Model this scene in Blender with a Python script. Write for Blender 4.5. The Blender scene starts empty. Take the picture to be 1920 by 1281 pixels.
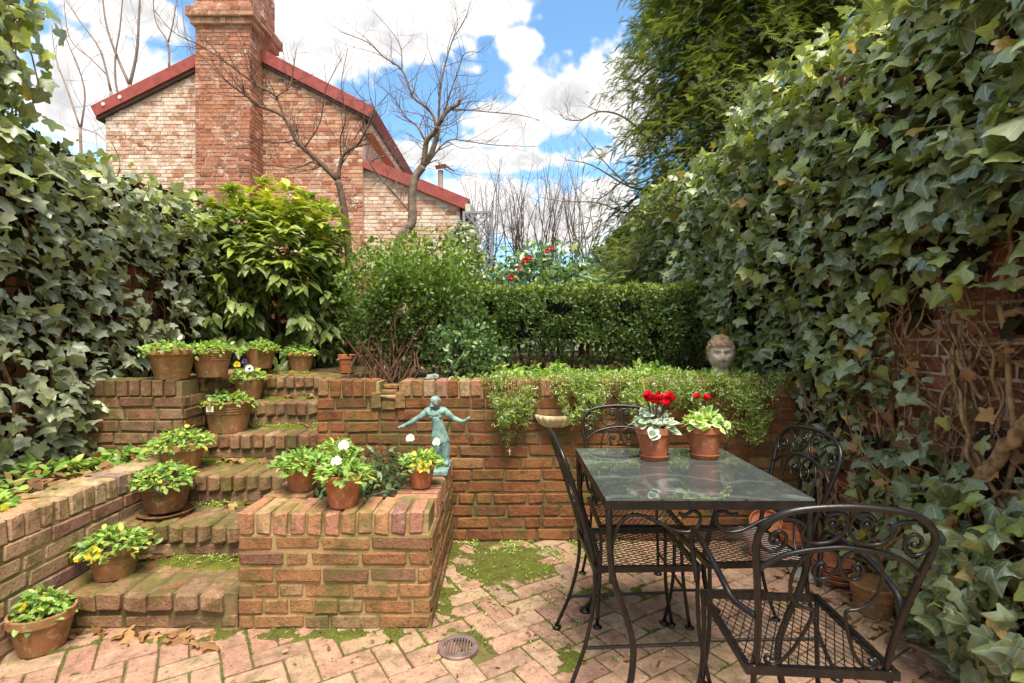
import bpy, math, random
import numpy as np
from mathutils import Vector, Matrix

rng = np.random.default_rng(7)
random.seed(7)
scene = bpy.context.scene
col = scene.collection

# ------------------------------------------------------------------ camera, sky, sun, exposure
F, CX, CY, EYE = 980.0, 950.0, 622.0, 1.27
cam = bpy.data.cameras.new("camera")
camo = bpy.data.objects.new("camera", cam)
col.objects.link(camo)
camo.location = (0, 0, EYE)
camo.rotation_euler = (math.radians(90), 0, 0)
cam.sensor_width = 36
cam.lens = F / 1920 * 36
cam.shift_x = 10 / 1920
cam.shift_y = -18.5 / 1920
cam.clip_start = 0.05
cam.clip_end = 2000
scene.camera = camo

SUN_DIR = Vector((0.10, -0.40, 0.90)).normalized()     # towards the sun
SUN_STRENGTH, SUN_ANGLE = 3.0, 26.0
SKY_STRENGTH, EXPOSURE = 0.15, 1.30
sun = bpy.data.lights.new("sun", 'SUN')
sun.energy = SUN_STRENGTH
sun.angle = math.radians(SUN_ANGLE)
sun.color = (1.0, 0.92, 0.78)
suno = bpy.data.objects.new("sun", sun)
col.objects.link(suno)
suno.rotation_euler = SUN_DIR.to_track_quat('Z', 'Y').to_euler()

scene.view_settings.view_transform = 'Standard'
scene.view_settings.look = 'None'
scene.view_settings.exposure = EXPOSURE
scene.view_settings.gamma = 1.0
scene.view_settings.use_curve_mapping = False
scene.render.engine = 'CYCLES'
scene.cycles.use_denoising = True
scene.cycles.use_adaptive_sampling = True
scene.cycles.adaptive_threshold = 0.02
scene.cycles.max_bounces = 6
scene.cycles.diffuse_bounces = 3
scene.cycles.glossy_bounces = 3
scene.cycles.transmission_bounces = 4
scene.cycles.transparent_max_bounces = 8
scene.cycles.caustics_reflective = False
scene.cycles.caustics_refractive = False


# ------------------------------------------------------------------ node helpers
def lin(c):
    return c / 12.92 if c <= 0.04045 else ((c + 0.055) / 1.055) ** 2.4


def C(h):
    h = h.lstrip('#')
    return tuple(lin(int(h[i:i + 2], 16) / 255) for i in (0, 2, 4)) + (1.0,)


class G:
    def __init__(self, tree):
        self.t = tree

    def n(self, typ, ins=None, **props):
        nd = self.t.nodes.new('ShaderNode' + typ)
        for k, v in props.items():
            setattr(nd, k, v)
        for k, v in (ins or {}).items():
            s = nd.inputs[k]
            if isinstance(v, bpy.types.NodeSocket):
                self.t.links.new(v, s)
            else:
                s.default_value = v
        return nd

    def math(self, op, a, b=0.0, c=None, clamp=False):
        ins = {0: a, 1: b}
        if c is not None:
            ins[2] = c
        return self.n('Math', ins, operation=op, use_clamp=clamp).outputs[0]

    def vmath(self, op, a, b=(0, 0, 0)):
        return self.n('VectorMath', {0: a, 1: b}, operation=op)

    def mix(self, f, a, b, blend='MIX'):
        nd = self.n('Mix', {0: f, 6: a, 7: b}, data_type='RGBA', blend_type=blend)
        return nd.outputs[2]

    def ramp(self, f, stops, interp='LINEAR'):
        nd = self.n('ValToRGB', {0: f})
        cr = nd.color_ramp
        cr.interpolation = interp
        while len(cr.elements) < len(stops):
            cr.elements.new(0.5)
        for e, (p, c) in zip(cr.elements, stops):
            e.position = p
            e.color = c if len(c) == 4 else tuple(c) + (1,)
        return nd.outputs[0]

    def step(self, f, lo, hi):
        return self.n('MapRange', {0: f, 1: lo, 2: hi, 3: 0.0, 4: 1.0}, interpolation_type='SMOOTHSTEP').outputs[0]

    def noise(self, scale, detail=4, rough=0.55, vec=None, dist=0.0):
        ins = {'Scale': scale, 'Detail': detail, 'Roughness': rough, 'Distortion': dist}
        if vec is not None:
            ins['Vector'] = vec
        return self.n('TexNoise', ins).outputs[0]

    def pos(self):
        return self.n('NewGeometry').outputs['Position']

    def attr(self, name, out='Fac'):
        return self.n('Attribute', attribute_name=name).outputs[out]

    def rnd(self):
        oi = self.n('ObjectInfo').outputs['Random']
        return self.math('FRACT', self.math('ADD', oi, self.attr('rnd')))


def mk(name):
    m = bpy.data.materials.new(name)
    m.use_nodes = True
    m.node_tree.nodes.clear()
    return m, G(m.node_tree)


def finish(g, color, rough=0.8, spec=0.5, metal=0.0, bump=None, bstr=0.3, bdist=0.01, transl=0.0, coat=0.0):
    ins = {'Base Color': color, 'Roughness': rough, 'Metallic': metal, 'Specular IOR Level': spec}
    if coat:
        ins['Coat Weight'] = coat
    if bump is not None:
        ins['Normal'] = g.n('Bump', {'Height': bump, 'Strength': bstr, 'Distance': bdist}).outputs[0]
    sh = g.n('BsdfPrincipled', ins).outputs[0]
    if transl:
        tr = g.n('BsdfTranslucent', {'Color': g.mix(1.0, color, (1.6, 1.7, 0.8, 1), 'MULTIPLY')}).outputs[0]
        sh = g.n('MixShader', {0: transl, 1: sh, 2: tr}).outputs[0]
    g.n('OutputMaterial', {0: sh})


# world: Nishita sky with a broken layer of cumulus, laid out by direction
world = bpy.data.worlds.new("World")
scene.world = world
world.use_nodes = True
wt = world.node_tree
wt.nodes.clear()
g = G(wt)
elev = math.asin(SUN_DIR.z)
sky = g.n('TexSky', sky_type='NISHITA', sun_disc=False, sun_elevation=elev,
          sun_rotation=math.atan2(SUN_DIR.x, SUN_DIR.y), air_density=1.0, dust_density=0.4, ozone_density=2.5)
tc = g.n('TexCoord').outputs['Generated']
nrm = g.vmath('NORMALIZE', tc).outputs[0]
sep = g.n('SeparateXYZ', {0: nrm}).outputs
# flatten direction to a cloud deck so the clouds get smaller and flatter towards the horizon
zden = g.math('MAXIMUM', g.math('ADD', sep[2], 0.18), 0.05)
deck = g.n('CombineXYZ', {0: g.math('DIVIDE', sep[0], zden), 1: g.math('DIVIDE', sep[1], zden), 2: 0.0}).outputs[0]
big = g.noise(1.15, 2, 0.5, deck)
fine = g.noise(7.5, 3, 0.55, nrm)
fine2 = g.noise(30, 2, 0.6, nrm)


def pdir(px, py):
    return Vector(((px - CX) / F, 1.0, (CY - py) / F)).normalized()


mask = None
for (px, py, rx, rz) in [(1065, 190, .13, .075), (950, 235, .085, .058), (1170, 190, .10, .09),
                         (575, 60, .17, .085), (730, 62, .16, .062), (860, 18, .11, .040), (970, 88, .05, .028),
                         (170, 190, .22, .10), (230, 15, .14, .035),
                         (800, 290, .14, .032), (970, 300, .20, .026), (980, 405, .42, .075)]:
    c = pdir(px, py)
    d = g.vmath('SUBTRACT', nrm, tuple(c)).outputs[0]
    d = g.vmath('MULTIPLY', d, (1 / rx, 1 / rx, 1 / rz)).outputs[0]
    v = g.math('SUBTRACT', 1.0, g.vmath('LENGTH', d).outputs['Value'])
    mask = v if mask is None else g.math('MAXIMUM', mask, v)
mask = g.math('MAXIMUM', mask, -0.9)
elsewhere = g.math('MULTIPLY', g.math('SUBTRACT', big, 0.36), 4.0)
behind = g.step(sep[1], 0.35, 0.1)
mask = g.math('ADD', mask, g.math('MULTIPLY', behind, g.math('SUBTRACT', elsewhere, mask)))
dens = g.math('ADD', mask, g.math('MULTIPLY', g.math('SUBTRACT', fine, 0.5), 1.9))
dens = g.math('ADD', dens, g.math('MULTIPLY', g.math('SUBTRACT', fine2, 0.5), 1.0))
alpha = g.step(dens, -0.02, 0.42)
shade = g.math('MULTIPLY', g.step(dens, 0.2, 0.75), g.step(g.math('ADD', fine, g.math('MULTIPLY', fine2, .35)), 0.84, 0.52))
cloudc = g.mix(shade, (3.35, 3.27, 3.2, 1), (1.85, 1.85, 1.9, 1))
skyc = g.mix(1.0, sky.outputs[0], (0.66, 0.82, 0.82, 1), 'MULTIPLY')
skyc = g.mix(alpha, skyc, cloudc)
bg = g.n('Background', {0: skyc, 1: SKY_STRENGTH})
g.n('OutputWorld', {0: bg.outputs[0]})


# ------------------------------------------------------------------ materials
def brick_mat(name, stops, moss=0.0, mosscol='6f7a22', white=0.0, dark=0.35, bump=0.5, up=0.0, rough=0.85, lime=0.0, limecol='c9b79a'):
    m, g = mk(name)
    p = g.pos()
    r = g.rnd()
    base = g.ramp(r, stops)
    n1 = g.noise(11, 3, 0.62, p)
    n2 = g.noise(75, 3, 0.7, p)
    base = g.mix(g.math('MULTIPLY', g.step(g.noise(2.3, 3, 0.65, p), 0.48, 0.68), dark * .75), base, g.mix(1.0, base, (0.46, 0.44, 0.42, 1), 'MULTIPLY'))
    n3 = g.noise(30, 3, 0.65, p)
    c = g.mix(g.math('MULTIPLY', g.step(n1, 0.45, 0.70), dark), base, g.mix(1.0, base, (0.36, 0.33, 0.33, 1), 'MULTIPLY'))
    c = g.mix(g.math('MULTIPLY', g.step(n3, 0.52, 0.72), 0.45), c, g.mix(1.0, c, (1.55, 1.45, 1.35, 1), 'MULTIPLY'))
    c = g.mix(g.math('MULTIPLY', g.step(n3, 0.46, 0.30), 0.60), c, g.mix(1.0, c, (0.42, 0.38, 0.35, 1), 'MULTIPLY'))
    pits = g.step(n2, 0.42, 0.30)
    c = g.mix(g.math('MULTIPLY', pits, 0.8), c, g.mix(1.0, c, (0.25, 0.22, 0.2, 1), 'MULTIPLY'))
    c = g.mix(g.math('MULTIPLY', g.step(n2, 0.56, 0.74), 0.5), c, g.mix(1.0, c, (1.6, 1.5, 1.4, 1), 'MULTIPLY'))
    if lime:
        c = g.mix(g.math('MULTIPLY', g.step(g.noise(17, 4, 0.72, p), 0.52, 0.72), lime), c, C(limecol))
    if white:
        wm = g.step(g.noise(4.2, 5, 0.75, p), 0.60 - white, 0.74 - white)
        c = g.mix(g.math('MULTIPLY', wm, 0.85), c, C('e6d8ca'))
    if moss:
        mm = g.noise(5.5, 4, 0.72, p)
        if up:
            nz = g.n('SeparateXYZ', {0: g.n('NewGeometry').outputs['Normal']}).outputs[2]
            mm = g.math('ADD', mm, g.math('MULTIPLY', nz, up))
        mf = g.step(mm, 0.74 - moss, 0.92 - moss)
        c = g.mix(g.math('MULTIPLY', mf, 0.75), c, g.mix(g.math('MULTIPLY', n2, 0.7), C(mosscol), (.03, .03, .01, 1)))
    finish(g, c, rough, 0.3, bump=g.math('ADD', n2, n3), bstr=bump * 1.3, bdist=0.008)
    return m


M = {}
M['brick_wall'] = brick_mat('retaining_wall_brick', [(0, C('784b2f')), (.3, C('885637')), (.55, C('92633c')), (.8, C('6f4833')), (1, C('9a764e'))], moss=0.25, mosscol='6d6a34', up=.05, dark=.65, lime=.5, limecol='8c7648')
M['brick_planter'] = brick_mat('planter_brick', [(0, C('835b3f')), (.3, C('8f6543')), (.6, C('9a734e')), (.85, C('775443')), (1, C('a18660'))], moss=0.27, mosscol='79733e', up=.05, lime=.45, limecol='9a8354', dark=.65)
M['brick_step'] = brick_mat('step_brick', [(0, C('7e5d48')), (.35, C('957456')), (.65, C('876045')), (.85, C('6f5145')), (1, C('a98c68'))], moss=0.27, mosscol='757536', up=.06, dark=.65, lime=.3)
M['brick_coping'] = brick_mat('coping_brick', [(0, C('a07455')), (.3, C('b2815f')), (.55, C('b47e69')), (.8, C('896059')), (1, C('b3946e'))], moss=0.25, mosscol='838241', up=.03, lime=.35, dark=.5)
M['brick_low'] = brick_mat('low_wall_brick', [(0, C('a98a68')), (.3, C('b89a78')), (.6, C('b0886c')), (.82, C('c0a686')), (.9, C('7b6066')), (1, C('b18166'))], moss=0.22, mosscol='8a8848', up=.04, lime=.35, dark=.55)
M['brick_pave'] = brick_mat('paving_brick', [(0, C('a37f6c')), (.25, C('ae8a74')), (.5, C('ad9278')), (.75, C('a07866')), (.9, C('957d6a')), (1, C('a78c70'))], moss=0.19, mosscol='858250', dark=.5, bump=.35, lime=.4)
M['brick_house'] = brick_mat('house_brick', [(0, C('a8624a')), (.2, C('be8266')), (.45, C('cda288')), (.62, C('9a5f4c')), (.8, C('c08e74')), (1, C('dec4b0'))], white=0.04, dark=.45, bump=.3, lime=.4)
M['brick_house_white'] = brick_mat('house_brick_whitewashed', [(0, C('b0704e')), (.15, C('cfa78e')), (.35, C('e2d4c6')), (.55, C('b97f62')), (.7, C('dcc4b2')), (.9, C('c9a890')), (1, C('a86a4e'))], white=0.12, dark=.4, bump=.3, lime=.4)
M['brick_chimney'] = brick_mat('chimney_brick', [(0, C('a4654c')), (.25, C('bd8468')), (.5, C('b47860')), (.7, C('8f5f4e')), (.85, C('c99c84')), (1, C('b0705a'))], white=.05, dark=.5, bump=.3, lime=.4)
M['brick_side'] = brick_mat('boundary_wall_brick', [(0, C('865242')), (.4, C('9c5f4c')), (.7, C('ae705b')), (1, C('8c6856'))], moss=0.18, mosscol='6a6a34', lime=.35, dark=.5)


def simple(name, c1, c2, scale=8, rough=0.8, spec=0.4, metal=0.0, bump=0.3, fine=60, detail=5, use_rnd=False, lo=.35, hi=.68, coat=0.0):
    m, g = mk(name)
    p = g.pos()
    n1 = g.noise(scale, detail, 0.6, p)
    n2 = g.noise(fine, 4, 0.6, p)
    c = g.mix(g.step(n1, lo, hi), C(c1), C(c2))
    if use_rnd:
        c = g.mix(g.math('MULTIPLY', g.rnd(), 0.5), c, g.mix(1.0, c, (0.5, 0.48, 0.45, 1), 'MULTIPLY'))
    finish(g, c, rough, spec, metal, bump=g.math('ADD', n2, n1), bstr=bump, bdist=0.006, coat=coat)
    return m


M['mortar'] = simple('mortar', 'a58c62', '6d6236', 5, bump=.6)
M['mortar_dark'] = simple('mortar_darkened', '7d6a4a', '4d4526', 6, bump=.6)
M['mortar_low'] = simple('mortar_pale', 'a3936f', '6b6440', 7, bump=.6)
M['mortar_house'] = simple('mortar_house', 'd9c6b2', 'bfa890', 4, bump=.4)
M['soil'] = simple('soil', '3a2a1e', '57402c', 14, bump=1.0, fine=90)
M['joint'] = simple('joint_soil', '5a4530', '6d6a36', 3.5, bump=1.0, fine=80)
M['ground'] = simple('earth', '5b4a34', '6c6742', 2, bump=.8)
M['slate'] = simple('slate', '9a968a', '7c7a70', 7, rough=.7)
M['red_metal'] = simple('red_roof_paint', 'a04f49', '8c403b', 9, rough=.7, bump=.2, detail=4)
M['dark_gap'] = simple('soffit', '5a4a42', '463a34', 3)
M['white_paint'] = simple('white_paint', 'd8d2ca', 'c4bab0', 6, rough=.6)
M['side_stucco'] = simple('pale_side_wall', 'd9c0ac', 'b98f78', 3.4)
M['trellis'] = simple('grey_trellis_paint', '8d9298', '767b82', 6, rough=.7)
M['bronze'] = simple('verdigris_bronze', '8fb4ae', '50625e', 26, rough=.55, spec=.5, bump=.3, lo=.3, hi=.75)
M['bronze_dark'] = simple('worn_bronze', '5b5450', '7a7f7c', 12, rough=.5)
M['stone_face'] = simple('weathered_stone', 'c6bcae', '9a8d7e', 16, rough=.9, bump=.5, fine=110)
M['stone_hair'] = simple('weathered_stone_hair', '9f8a70', '74604a', 26, rough=.95, bump=.9, fine=120)
M['cream_stone'] = simple('cream_stone', 'd9ccaa', 'a9966c', 10, rough=.8)
M['green_stone'] = simple('grey_green_stone', '9aa594', '6f7a6c', 16, rough=.8)
M['drain'] = simple('cast_iron_drain', '8a7670', '6d5a54', 20, rough=.6, metal=.3)
M['black'] = simple('painted_dark', '0a0806', '120e0a', 9)  # near-black painted in for the shade inside drain, pots and hedge
M['dry_leaf'] = simple('dry_leaf', 'b78f63', '8a6240', 18, rough=.8, use_rnd=True)
def moss_mat(name, c1, c2, c3):
    m, g = mk(name)
    p = g.pos()
    n1 = g.noise(16, 4, .65, p)
    n2 = g.noise(120, 3, .7, p)
    c = g.mix(g.step(n1, .38, .66), C(c1), C(c2))
    c = g.mix(g.math('MULTIPLY', g.step(n2, .42, .7), .6), c, C(c3))
    finish(g, c, .95, .1, bump=n2, bstr=1.0, bdist=.012)
    return m


M['moss'] = moss_mat('moss', '4f4f22', '70752e', '878b3c')
M['moss_patio'] = moss_mat('patio_moss', '57552e', '656e2e', '7c8440')
M['bark'] = simple('grey_bark', '8b7868', '5f5046', 14, rough=.85, bump=.6)
M['bark_dark'] = simple('dark_bark', '6b5547', '4a3a30', 14, rough=.85, bump=.6)
M['bark_far'] = simple('far_bark', '9c8b7e', '82726a', 6, rough=.9)
M['vine'] = simple('vine_bark', 'a98a64', '6d5238', 26, rough=.85, bump=.7)
M['stem'] = simple('shrub_stem', '6b4b36', '4d3626', 20, rough=.85)
M['stem_green'] = simple('green_stem', '7d9440', '5f7a30', 20, rough=.6)
M['tag'] = simple('plant_tag', 'e8e2d4', 'd2cab8', 20, rough=.5, bump=.05)
M['hose'] = simple('turquoise_hose', '2fa08c', '268a78', 20, rough=.4, bump=.05)
M['cap'] = simple('lamp_metal', 'b7a697', '9d8c7f', 10, rough=.6)


def terracotta(name, a, b, c, grime):
    m, g = mk(name)
    p = g.pos()
    r = g.rnd()
    base = g.mix(r, C(a), C(b))
    n1 = g.noise(9, 4, .65, p)
    n2 = g.noise(34, 4, .7, p)
    co = g.mix(g.math('MULTIPLY', g.step(n1, .40, .70), grime), base, C(c))
    co = g.mix(g.math('MULTIPLY', g.step(n2, .50, .72), .45), co, C('d0b496'))
    co = g.mix(g.math('MULTIPLY', g.step(n2, .42, .30), .4), co, g.mix(1.0, co, (.5, .45, .4, 1), 'MULTIPLY'))
    finish(g, co, .8, .3, bump=n2, bstr=.2, bdist=.004)
    return m


M['terra'] = terracotta('terracotta_aged', 'a8754a', '986a46', '6f6640', .8)
M['terra_new'] = terracotta('terracotta', 'b46a44', 'aa6442', '92694c', .5)
M['terra_dark'] = terracotta('terracotta_mossy', '8a5c3c', '7a553a', '3c3a20', .9)

m, g = mk('black_wrought_iron')
p = g.pos()
n1 = g.noise(30, 4, .6, p)
finish(g, g.mix(g.step(n1, .4, .75), C('141211'), C('292220')), .34, .6, .2, bump=g.noise(220, 3, .6, p), bstr=.15, bdist=.002)
M['iron'] = m

m, g = mk('dusty_table_glass')
p = g.pos()
w = g.n('TexWave', {'Vector': p, 'Scale': 1.3, 'Distortion': 9.0, 'Detail': 3.0, 'Detail Scale': 1.4}, wave_type='RINGS').outputs[1]
lines = g.step(w, .965, .995)
dust_sheen = g.math('ADD', g.math('MULTIPLY', g.step(g.noise(6, 7, .7, p, 1.2), .5, .8), .13), g.math('MULTIPLY', lines, .05))
dust_sheen = g.math('ADD', dust_sheen, .065)  # even pale veil stands in for sky reflected in the glass
fr = g.n('Fresnel', {'IOR': 2.5}).outputs[0]
gl = g.n('BsdfGlossy', {'Color': (.95, .98, .98, 1), 'Roughness': 0.03}).outputs[0]
tr = g.n('BsdfTransparent', {'Color': (.45, .52, .5, 1)}).outputs[0]
sh = g.n('MixShader', {0: fr, 1: tr, 2: gl}).outputs[0]
df = g.n('BsdfDiffuse', {'Color': C('d5dcda')}).outputs[0]
sh = g.n('MixShader', {0: dust_sheen, 1: sh, 2: df}).outputs[0]
g.n('OutputMaterial', {0: sh})
M['glass'] = m


def leaf_mat(name, stops, rough=.42, spec=.5, transl=.22, veins=False, speckle=None, edge=None, var=.35):
    m, g = mk(name)
    p = g.pos()
    r = g.attr('rnd')
    c = g.ramp(r, stops)
    n1 = g.noise(35, 4, .6, p)
    c = g.mix(g.math('MULTIPLY', g.step(n1, .35, .7), var), c, g.mix(1.0, c, (.55, .6, .55, 1), 'MULTIPLY'))
    uv = g.attr('luv', 'Vector')
    s = g.n('SeparateXYZ', {0: uv}).outputs
    ax = g.math('ABSOLUTE', s[0])
    if veins:
        v = None
        for ang in (0, 42, 100):
            a = math.radians(ang)
            dx, dy = math.sin(a), math.cos(a)
            yy = g.math('SUBTRACT', s[1], 0.03)
            cr = g.math('ABSOLUTE', g.math('SUBTRACT', g.math('MULTIPLY', ax, dy), g.math('MULTIPLY', yy, dx)))
            al = g.math('ADD', g.math('MULTIPLY', ax, dx), g.math('MULTIPLY', yy, dy))
            li = g.math('MULTIPLY', g.step(cr, .035, .008), g.step(al, .0, .08))
            v = li if v is None else g.math('MAXIMUM', v, li)
        c = g.mix(g.math('MULTIPLY', v, .42), c, C('b5c79a'))
    if speckle:
        sp = g.step(g.noise(130, 2, .5, p), .57, .63)
        c = g.mix(g.math('MULTIPLY', sp, speckle), c, C('d8d45a'))
    if edge:
        rr = g.vmath('LENGTH', g.vmath('SUBTRACT', uv, (0, .45, 0)).outputs[0]).outputs['Value']
        c = g.mix(g.math('MULTIPLY', g.step(g.math('ADD', rr, g.math('MULTIPLY', g.math('SUBTRACT', n1, .5), .4)), .20, .34), .85), c, C(edge))
    back = g.n('NewGeometry').outputs['Backfacing']
    c = g.mix(g.math('MULTIPLY', back, .45), c, g.mix(1.0, c, (1.5, 1.5, 1.25, 1), 'MULTIPLY'))
    finish(g, c, rough, spec, transl=transl, bump=n1, bstr=.25, bdist=.004)
    return m


M['ivy'] = leaf_mat('ivy_leaf', [(0, C('626e4a')), (.35, C('7a865a')), (.62, C('949e70')), (.80, C('97a356')), (.91, C('a4b048')), (.955, C('b0b64a')), (.965, C('9a6c3a')), (1, C('c9a92c'))], rough=.40, spec=1.0, veins=True, transl=.14)  # tones paled to stand in for sky gloss on dark green leaves
M['ivy_left'] = leaf_mat('ivy_leaf_pale', [(0, C('838a6e')), (.4, C('a0a686')), (.7, C('b8bc9e')), (.88, C('a4ae62')), (.97, C('a0ae4e')), (1, C('b58f3c'))], rough=.38, spec=1.0, veins=True, transl=.14)  # left wall copy, paler again to paint in the sky sheen
M['aucuba'] = leaf_mat('aucuba_leaf', [(0, C('56683a')), (.35, C('6f8440')), (.6, C('92a244')), (.8, C('b4ba48')), (1, C('d2ce50'))], rough=.40, spec=.5, speckle=.5, transl=.14)
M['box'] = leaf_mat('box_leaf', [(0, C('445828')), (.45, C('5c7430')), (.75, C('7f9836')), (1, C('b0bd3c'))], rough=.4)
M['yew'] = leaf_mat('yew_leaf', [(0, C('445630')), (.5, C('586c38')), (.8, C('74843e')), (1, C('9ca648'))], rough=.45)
M['pansy'] = leaf_mat('pansy_leaf', [(0, C('688c48')), (.5, C('8aac56')), (.85, C('adc66c')), (.97, C('c6d06a')), (1, C('dcc638'))], rough=.45, transl=.3, var=.2)
M['tuft'] = leaf_mat('candytuft_leaf', [(0, C('5c7636')), (.5, C('85a04c')), (.85, C('b2c268')), (1, C('d3d894'))], rough=.5, var=.2)
M['tuft_flower'] = leaf_mat('candytuft_flower', [(0, C('dcdccb')), (1, C('f0efe6'))], rough=.7)
M['conifer'] = leaf_mat('conifer_spray', [(0, C('545f32')), (.5, C('717c40')), (.8, C('8e944a')), (1, C('acaa52'))], rough=.55, transl=.4)
M['camellia'] = leaf_mat('camellia_leaf', [(0, C('3c5634')), (.5, C('557442')), (.85, C('7c9858')), (1, C('a8b668'))], rough=.33, spec=.7)
M['cyclamen'] = leaf_mat('cyclamen_leaf', [(0, C('4d6a44')), (.6, C('6d8a5c')), (1, C('9fb08c'))], rough=.45, edge='d2d9cf')
M['cyclamen_green'] = leaf_mat('cyclamen_leaf_green', [(0, C('5f8a3c')), (.6, C('88ac54')), (1, C('b2c858'))], rough=.45, edge='d0dba4')
M['vinca'] = leaf_mat('vinca_leaf', [(0, C('3f5636')), (.6, C('587446')), (.9, C('7a945c')), (1, C('98a86c'))], rough=.45, spec=.5)
M['brown_leaf'] = leaf_mat('withered_leaf', [(0, C('6d4c30')), (.5, C('9a7048')), (1, C('bd9668'))], rough=.75)
M['clover'] = leaf_mat('ground_weed_leaf', [(0, C('7a9444')), (.6, C('9ab05a')), (1, C('bccb78'))], rough=.5)


def petal(name, c1, c2):
    m, g = mk(name)
    uv = g.n('SeparateXYZ', {0: g.attr('luv', 'Vector')}).outputs
    c = g.mix(g.step(uv[1], .1, .55), C(c2), C(c1))
    finish(g, c, .55, .3, transl=.25)
    return m


M['p_white'] = petal('white_petal', 'f2efe2', 'e5dfae')
M['p_yellow'] = petal('yellow_petal', 'e9c42c', 'b98418')
M['p_purple'] = petal('purple_petal', '5a3f8f', '1f1230')
M['p_violet'] = petal('white_petal_dark_eye', 'ece4ee', '2a1740')
M['p_red'] = petal('red_petal', 'd5142c', 'a10a20')
M['p_camellia'] = petal('camellia_petal', 'c03a42', 'a82a34')


# ------------------------------------------------------------------ mesh helpers
def at(px, py, d):
    return Vector(((px - CX) * d / F, d, EYE - (py - CY) * d / F))


def tri_mesh(name, V, T, rnd=None, luv=None, smooth=False):
    V = np.asarray(V, dtype=np.float32)
    T = np.asarray(T, dtype=np.int32)
    me = bpy.data.meshes.new(name)
    me.vertices.add(len(V))
    me.vertices.foreach_set('co', V.ravel())
    me.loops.add(T.size)
    me.loops.foreach_set('vertex_index', T.ravel())
    me.polygons.add(len(T))
    me.polygons.foreach_set('loop_start', np.arange(0, T.size, 3, dtype=np.int32))
    if smooth:
        me.polygons.foreach_set('use_smooth', np.ones(len(T), dtype=bool))
    me.update(calc_edges=True)
    if rnd is not None:
        a = me.attributes.new('rnd', 'FLOAT', 'POINT')
        a.data.foreach_set('value', np.asarray(rnd, dtype=np.float32))
    if luv is not None:
        a = me.attributes.new('luv', 'FLOAT_VECTOR', 'POINT')
        l3 = np.zeros((len(V), 3), dtype=np.float32)
        l3[:, :2] = luv
        a.data.foreach_set('vector', l3.ravel())
    return me


class MB:
    """collects polygons; build() makes one mesh"""

    def __init__(self):
        self.v, self.f, self.r = [], [], []

    def add(self, vs, fs, rnd=0.0):
        o = len(self.v)
        self.v += [tuple(v) for v in vs]
        self.f += [tuple(i + o for i in f) for f in fs]
        self.r += [rnd] * len(vs)
        return self

    def box(self, lo, hi, rnd=0.0, M4=None):
        x0, y0, z0 = lo
        x1, y1, z1 = hi
        vs = [Vector(p) for p in ((x0, y0, z0), (x1, y0, z0), (x1, y1, z0), (x0, y1, z0), (x0, y0, z1), (x1, y0, z1), (x1, y1, z1), (x0, y1, z1))]
        if M4 is not None:
            vs = [M4 @ v for v in vs]
        return self.add(vs, [(0, 3, 2, 1), (4, 5, 6, 7), (0, 1, 5, 4), (1, 2, 6, 5), (2, 3, 7, 6), (3, 0, 4, 7)], rnd)

    def tube(self, pts, rad, n=6, caps=True, rnd=0.0):
        pts = [Vector(p) for p in pts]
        k = len(pts)
        if not hasattr(rad, '__len__'):
            rad = [rad] * k
        prev = None
        rings = []
        for i, p in enumerate(pts):
            t = (pts[min(i + 1, k - 1)] - pts[max(i - 1, 0)])
            if t.length < 1e-9:
                t = Vector((0, 0, 1))
            t.normalize()
            if prev is None:
                a = Vector((0, 0, 1)) if abs(t.z) < .9 else Vector((1, 0, 0))
                u = t.cross(a).normalized()
            else:
                u = prev - t * prev.dot(t)
                u = u.normalized() if u.length > 1e-6 else t.orthogonal().normalized()
            prev = u
            w = t.cross(u)
            rings.append([p + (u * math.cos(2 * math.pi * j / n) + w * math.sin(2 * math.pi * j / n)) * rad[i] for j in range(n)])
        vs = [v for r in rings for v in r]
        fs = []
        for i in range(k - 1):
            for j in range(n):
                a, b = i * n + j, i * n + (j + 1) % n
                fs.append((a, b, b + n, a + n))
        if caps:
            fs.append(tuple(range(n - 1, -1, -1)))
            fs.append(tuple((k - 1) * n + j for j in range(n)))
        return self.add(vs, fs, rnd)

    def lathe(self, prof, n=32, c=(0, 0, 0), rnd=0.0, wob=0.0):
        c = Vector(c)
        vs, fs = [], []
        for (r, z) in prof:
            for j in range(n):
                a = 2 * math.pi * j / n
                rr = r * (1 + wob * math.sin(3 * a + z * 20))
                vs.append(c + Vector((rr * math.cos(a), rr * math.sin(a), z)))
        k = len(prof)
        for i in range(k - 1):
            for j in range(n):
                a, b = i * n + j, i * n + (j + 1) % n
                fs.append((a, b, b + n, a + n))
        return self.add(vs, fs, rnd)

    def build(self, name, smooth=False):
        me = bpy.data.meshes.new(name)
        me.from_pydata([tuple(v) for v in self.v], [], self.f)
        a = me.attributes.new('rnd', 'FLOAT', 'POINT')
        a.data.foreach_set('value', np.asarray(self.r, dtype=np.float32))
        if smooth:
            me.polygons.foreach_set('use_smooth', np.ones(len(me.polygons), dtype=bool))
        me.update()
        return me


def setp(o, label=None, cat=None, group=None, kind=None):
    if label:
        o['label'] = label
    if cat:
        o['category'] = cat
    if group:
        o['group'] = group
    if kind:
        o['kind'] = kind
    return o


def thing(name, loc, label=None, cat=None, group=None, rotz=0.0, kind=None):
    o = bpy.data.objects.new(name, None)
    o.empty_display_size = .1
    col.objects.link(o)
    o.location = loc
    o.rotation_euler = (0, 0, rotz)
    return setp(o, label, cat, group, kind)


def wloc(o):
    l = Vector((0, 0, 0))
    while o is not None:
        l = l + Vector(o.location)
        o = o.parent
    return l


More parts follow.
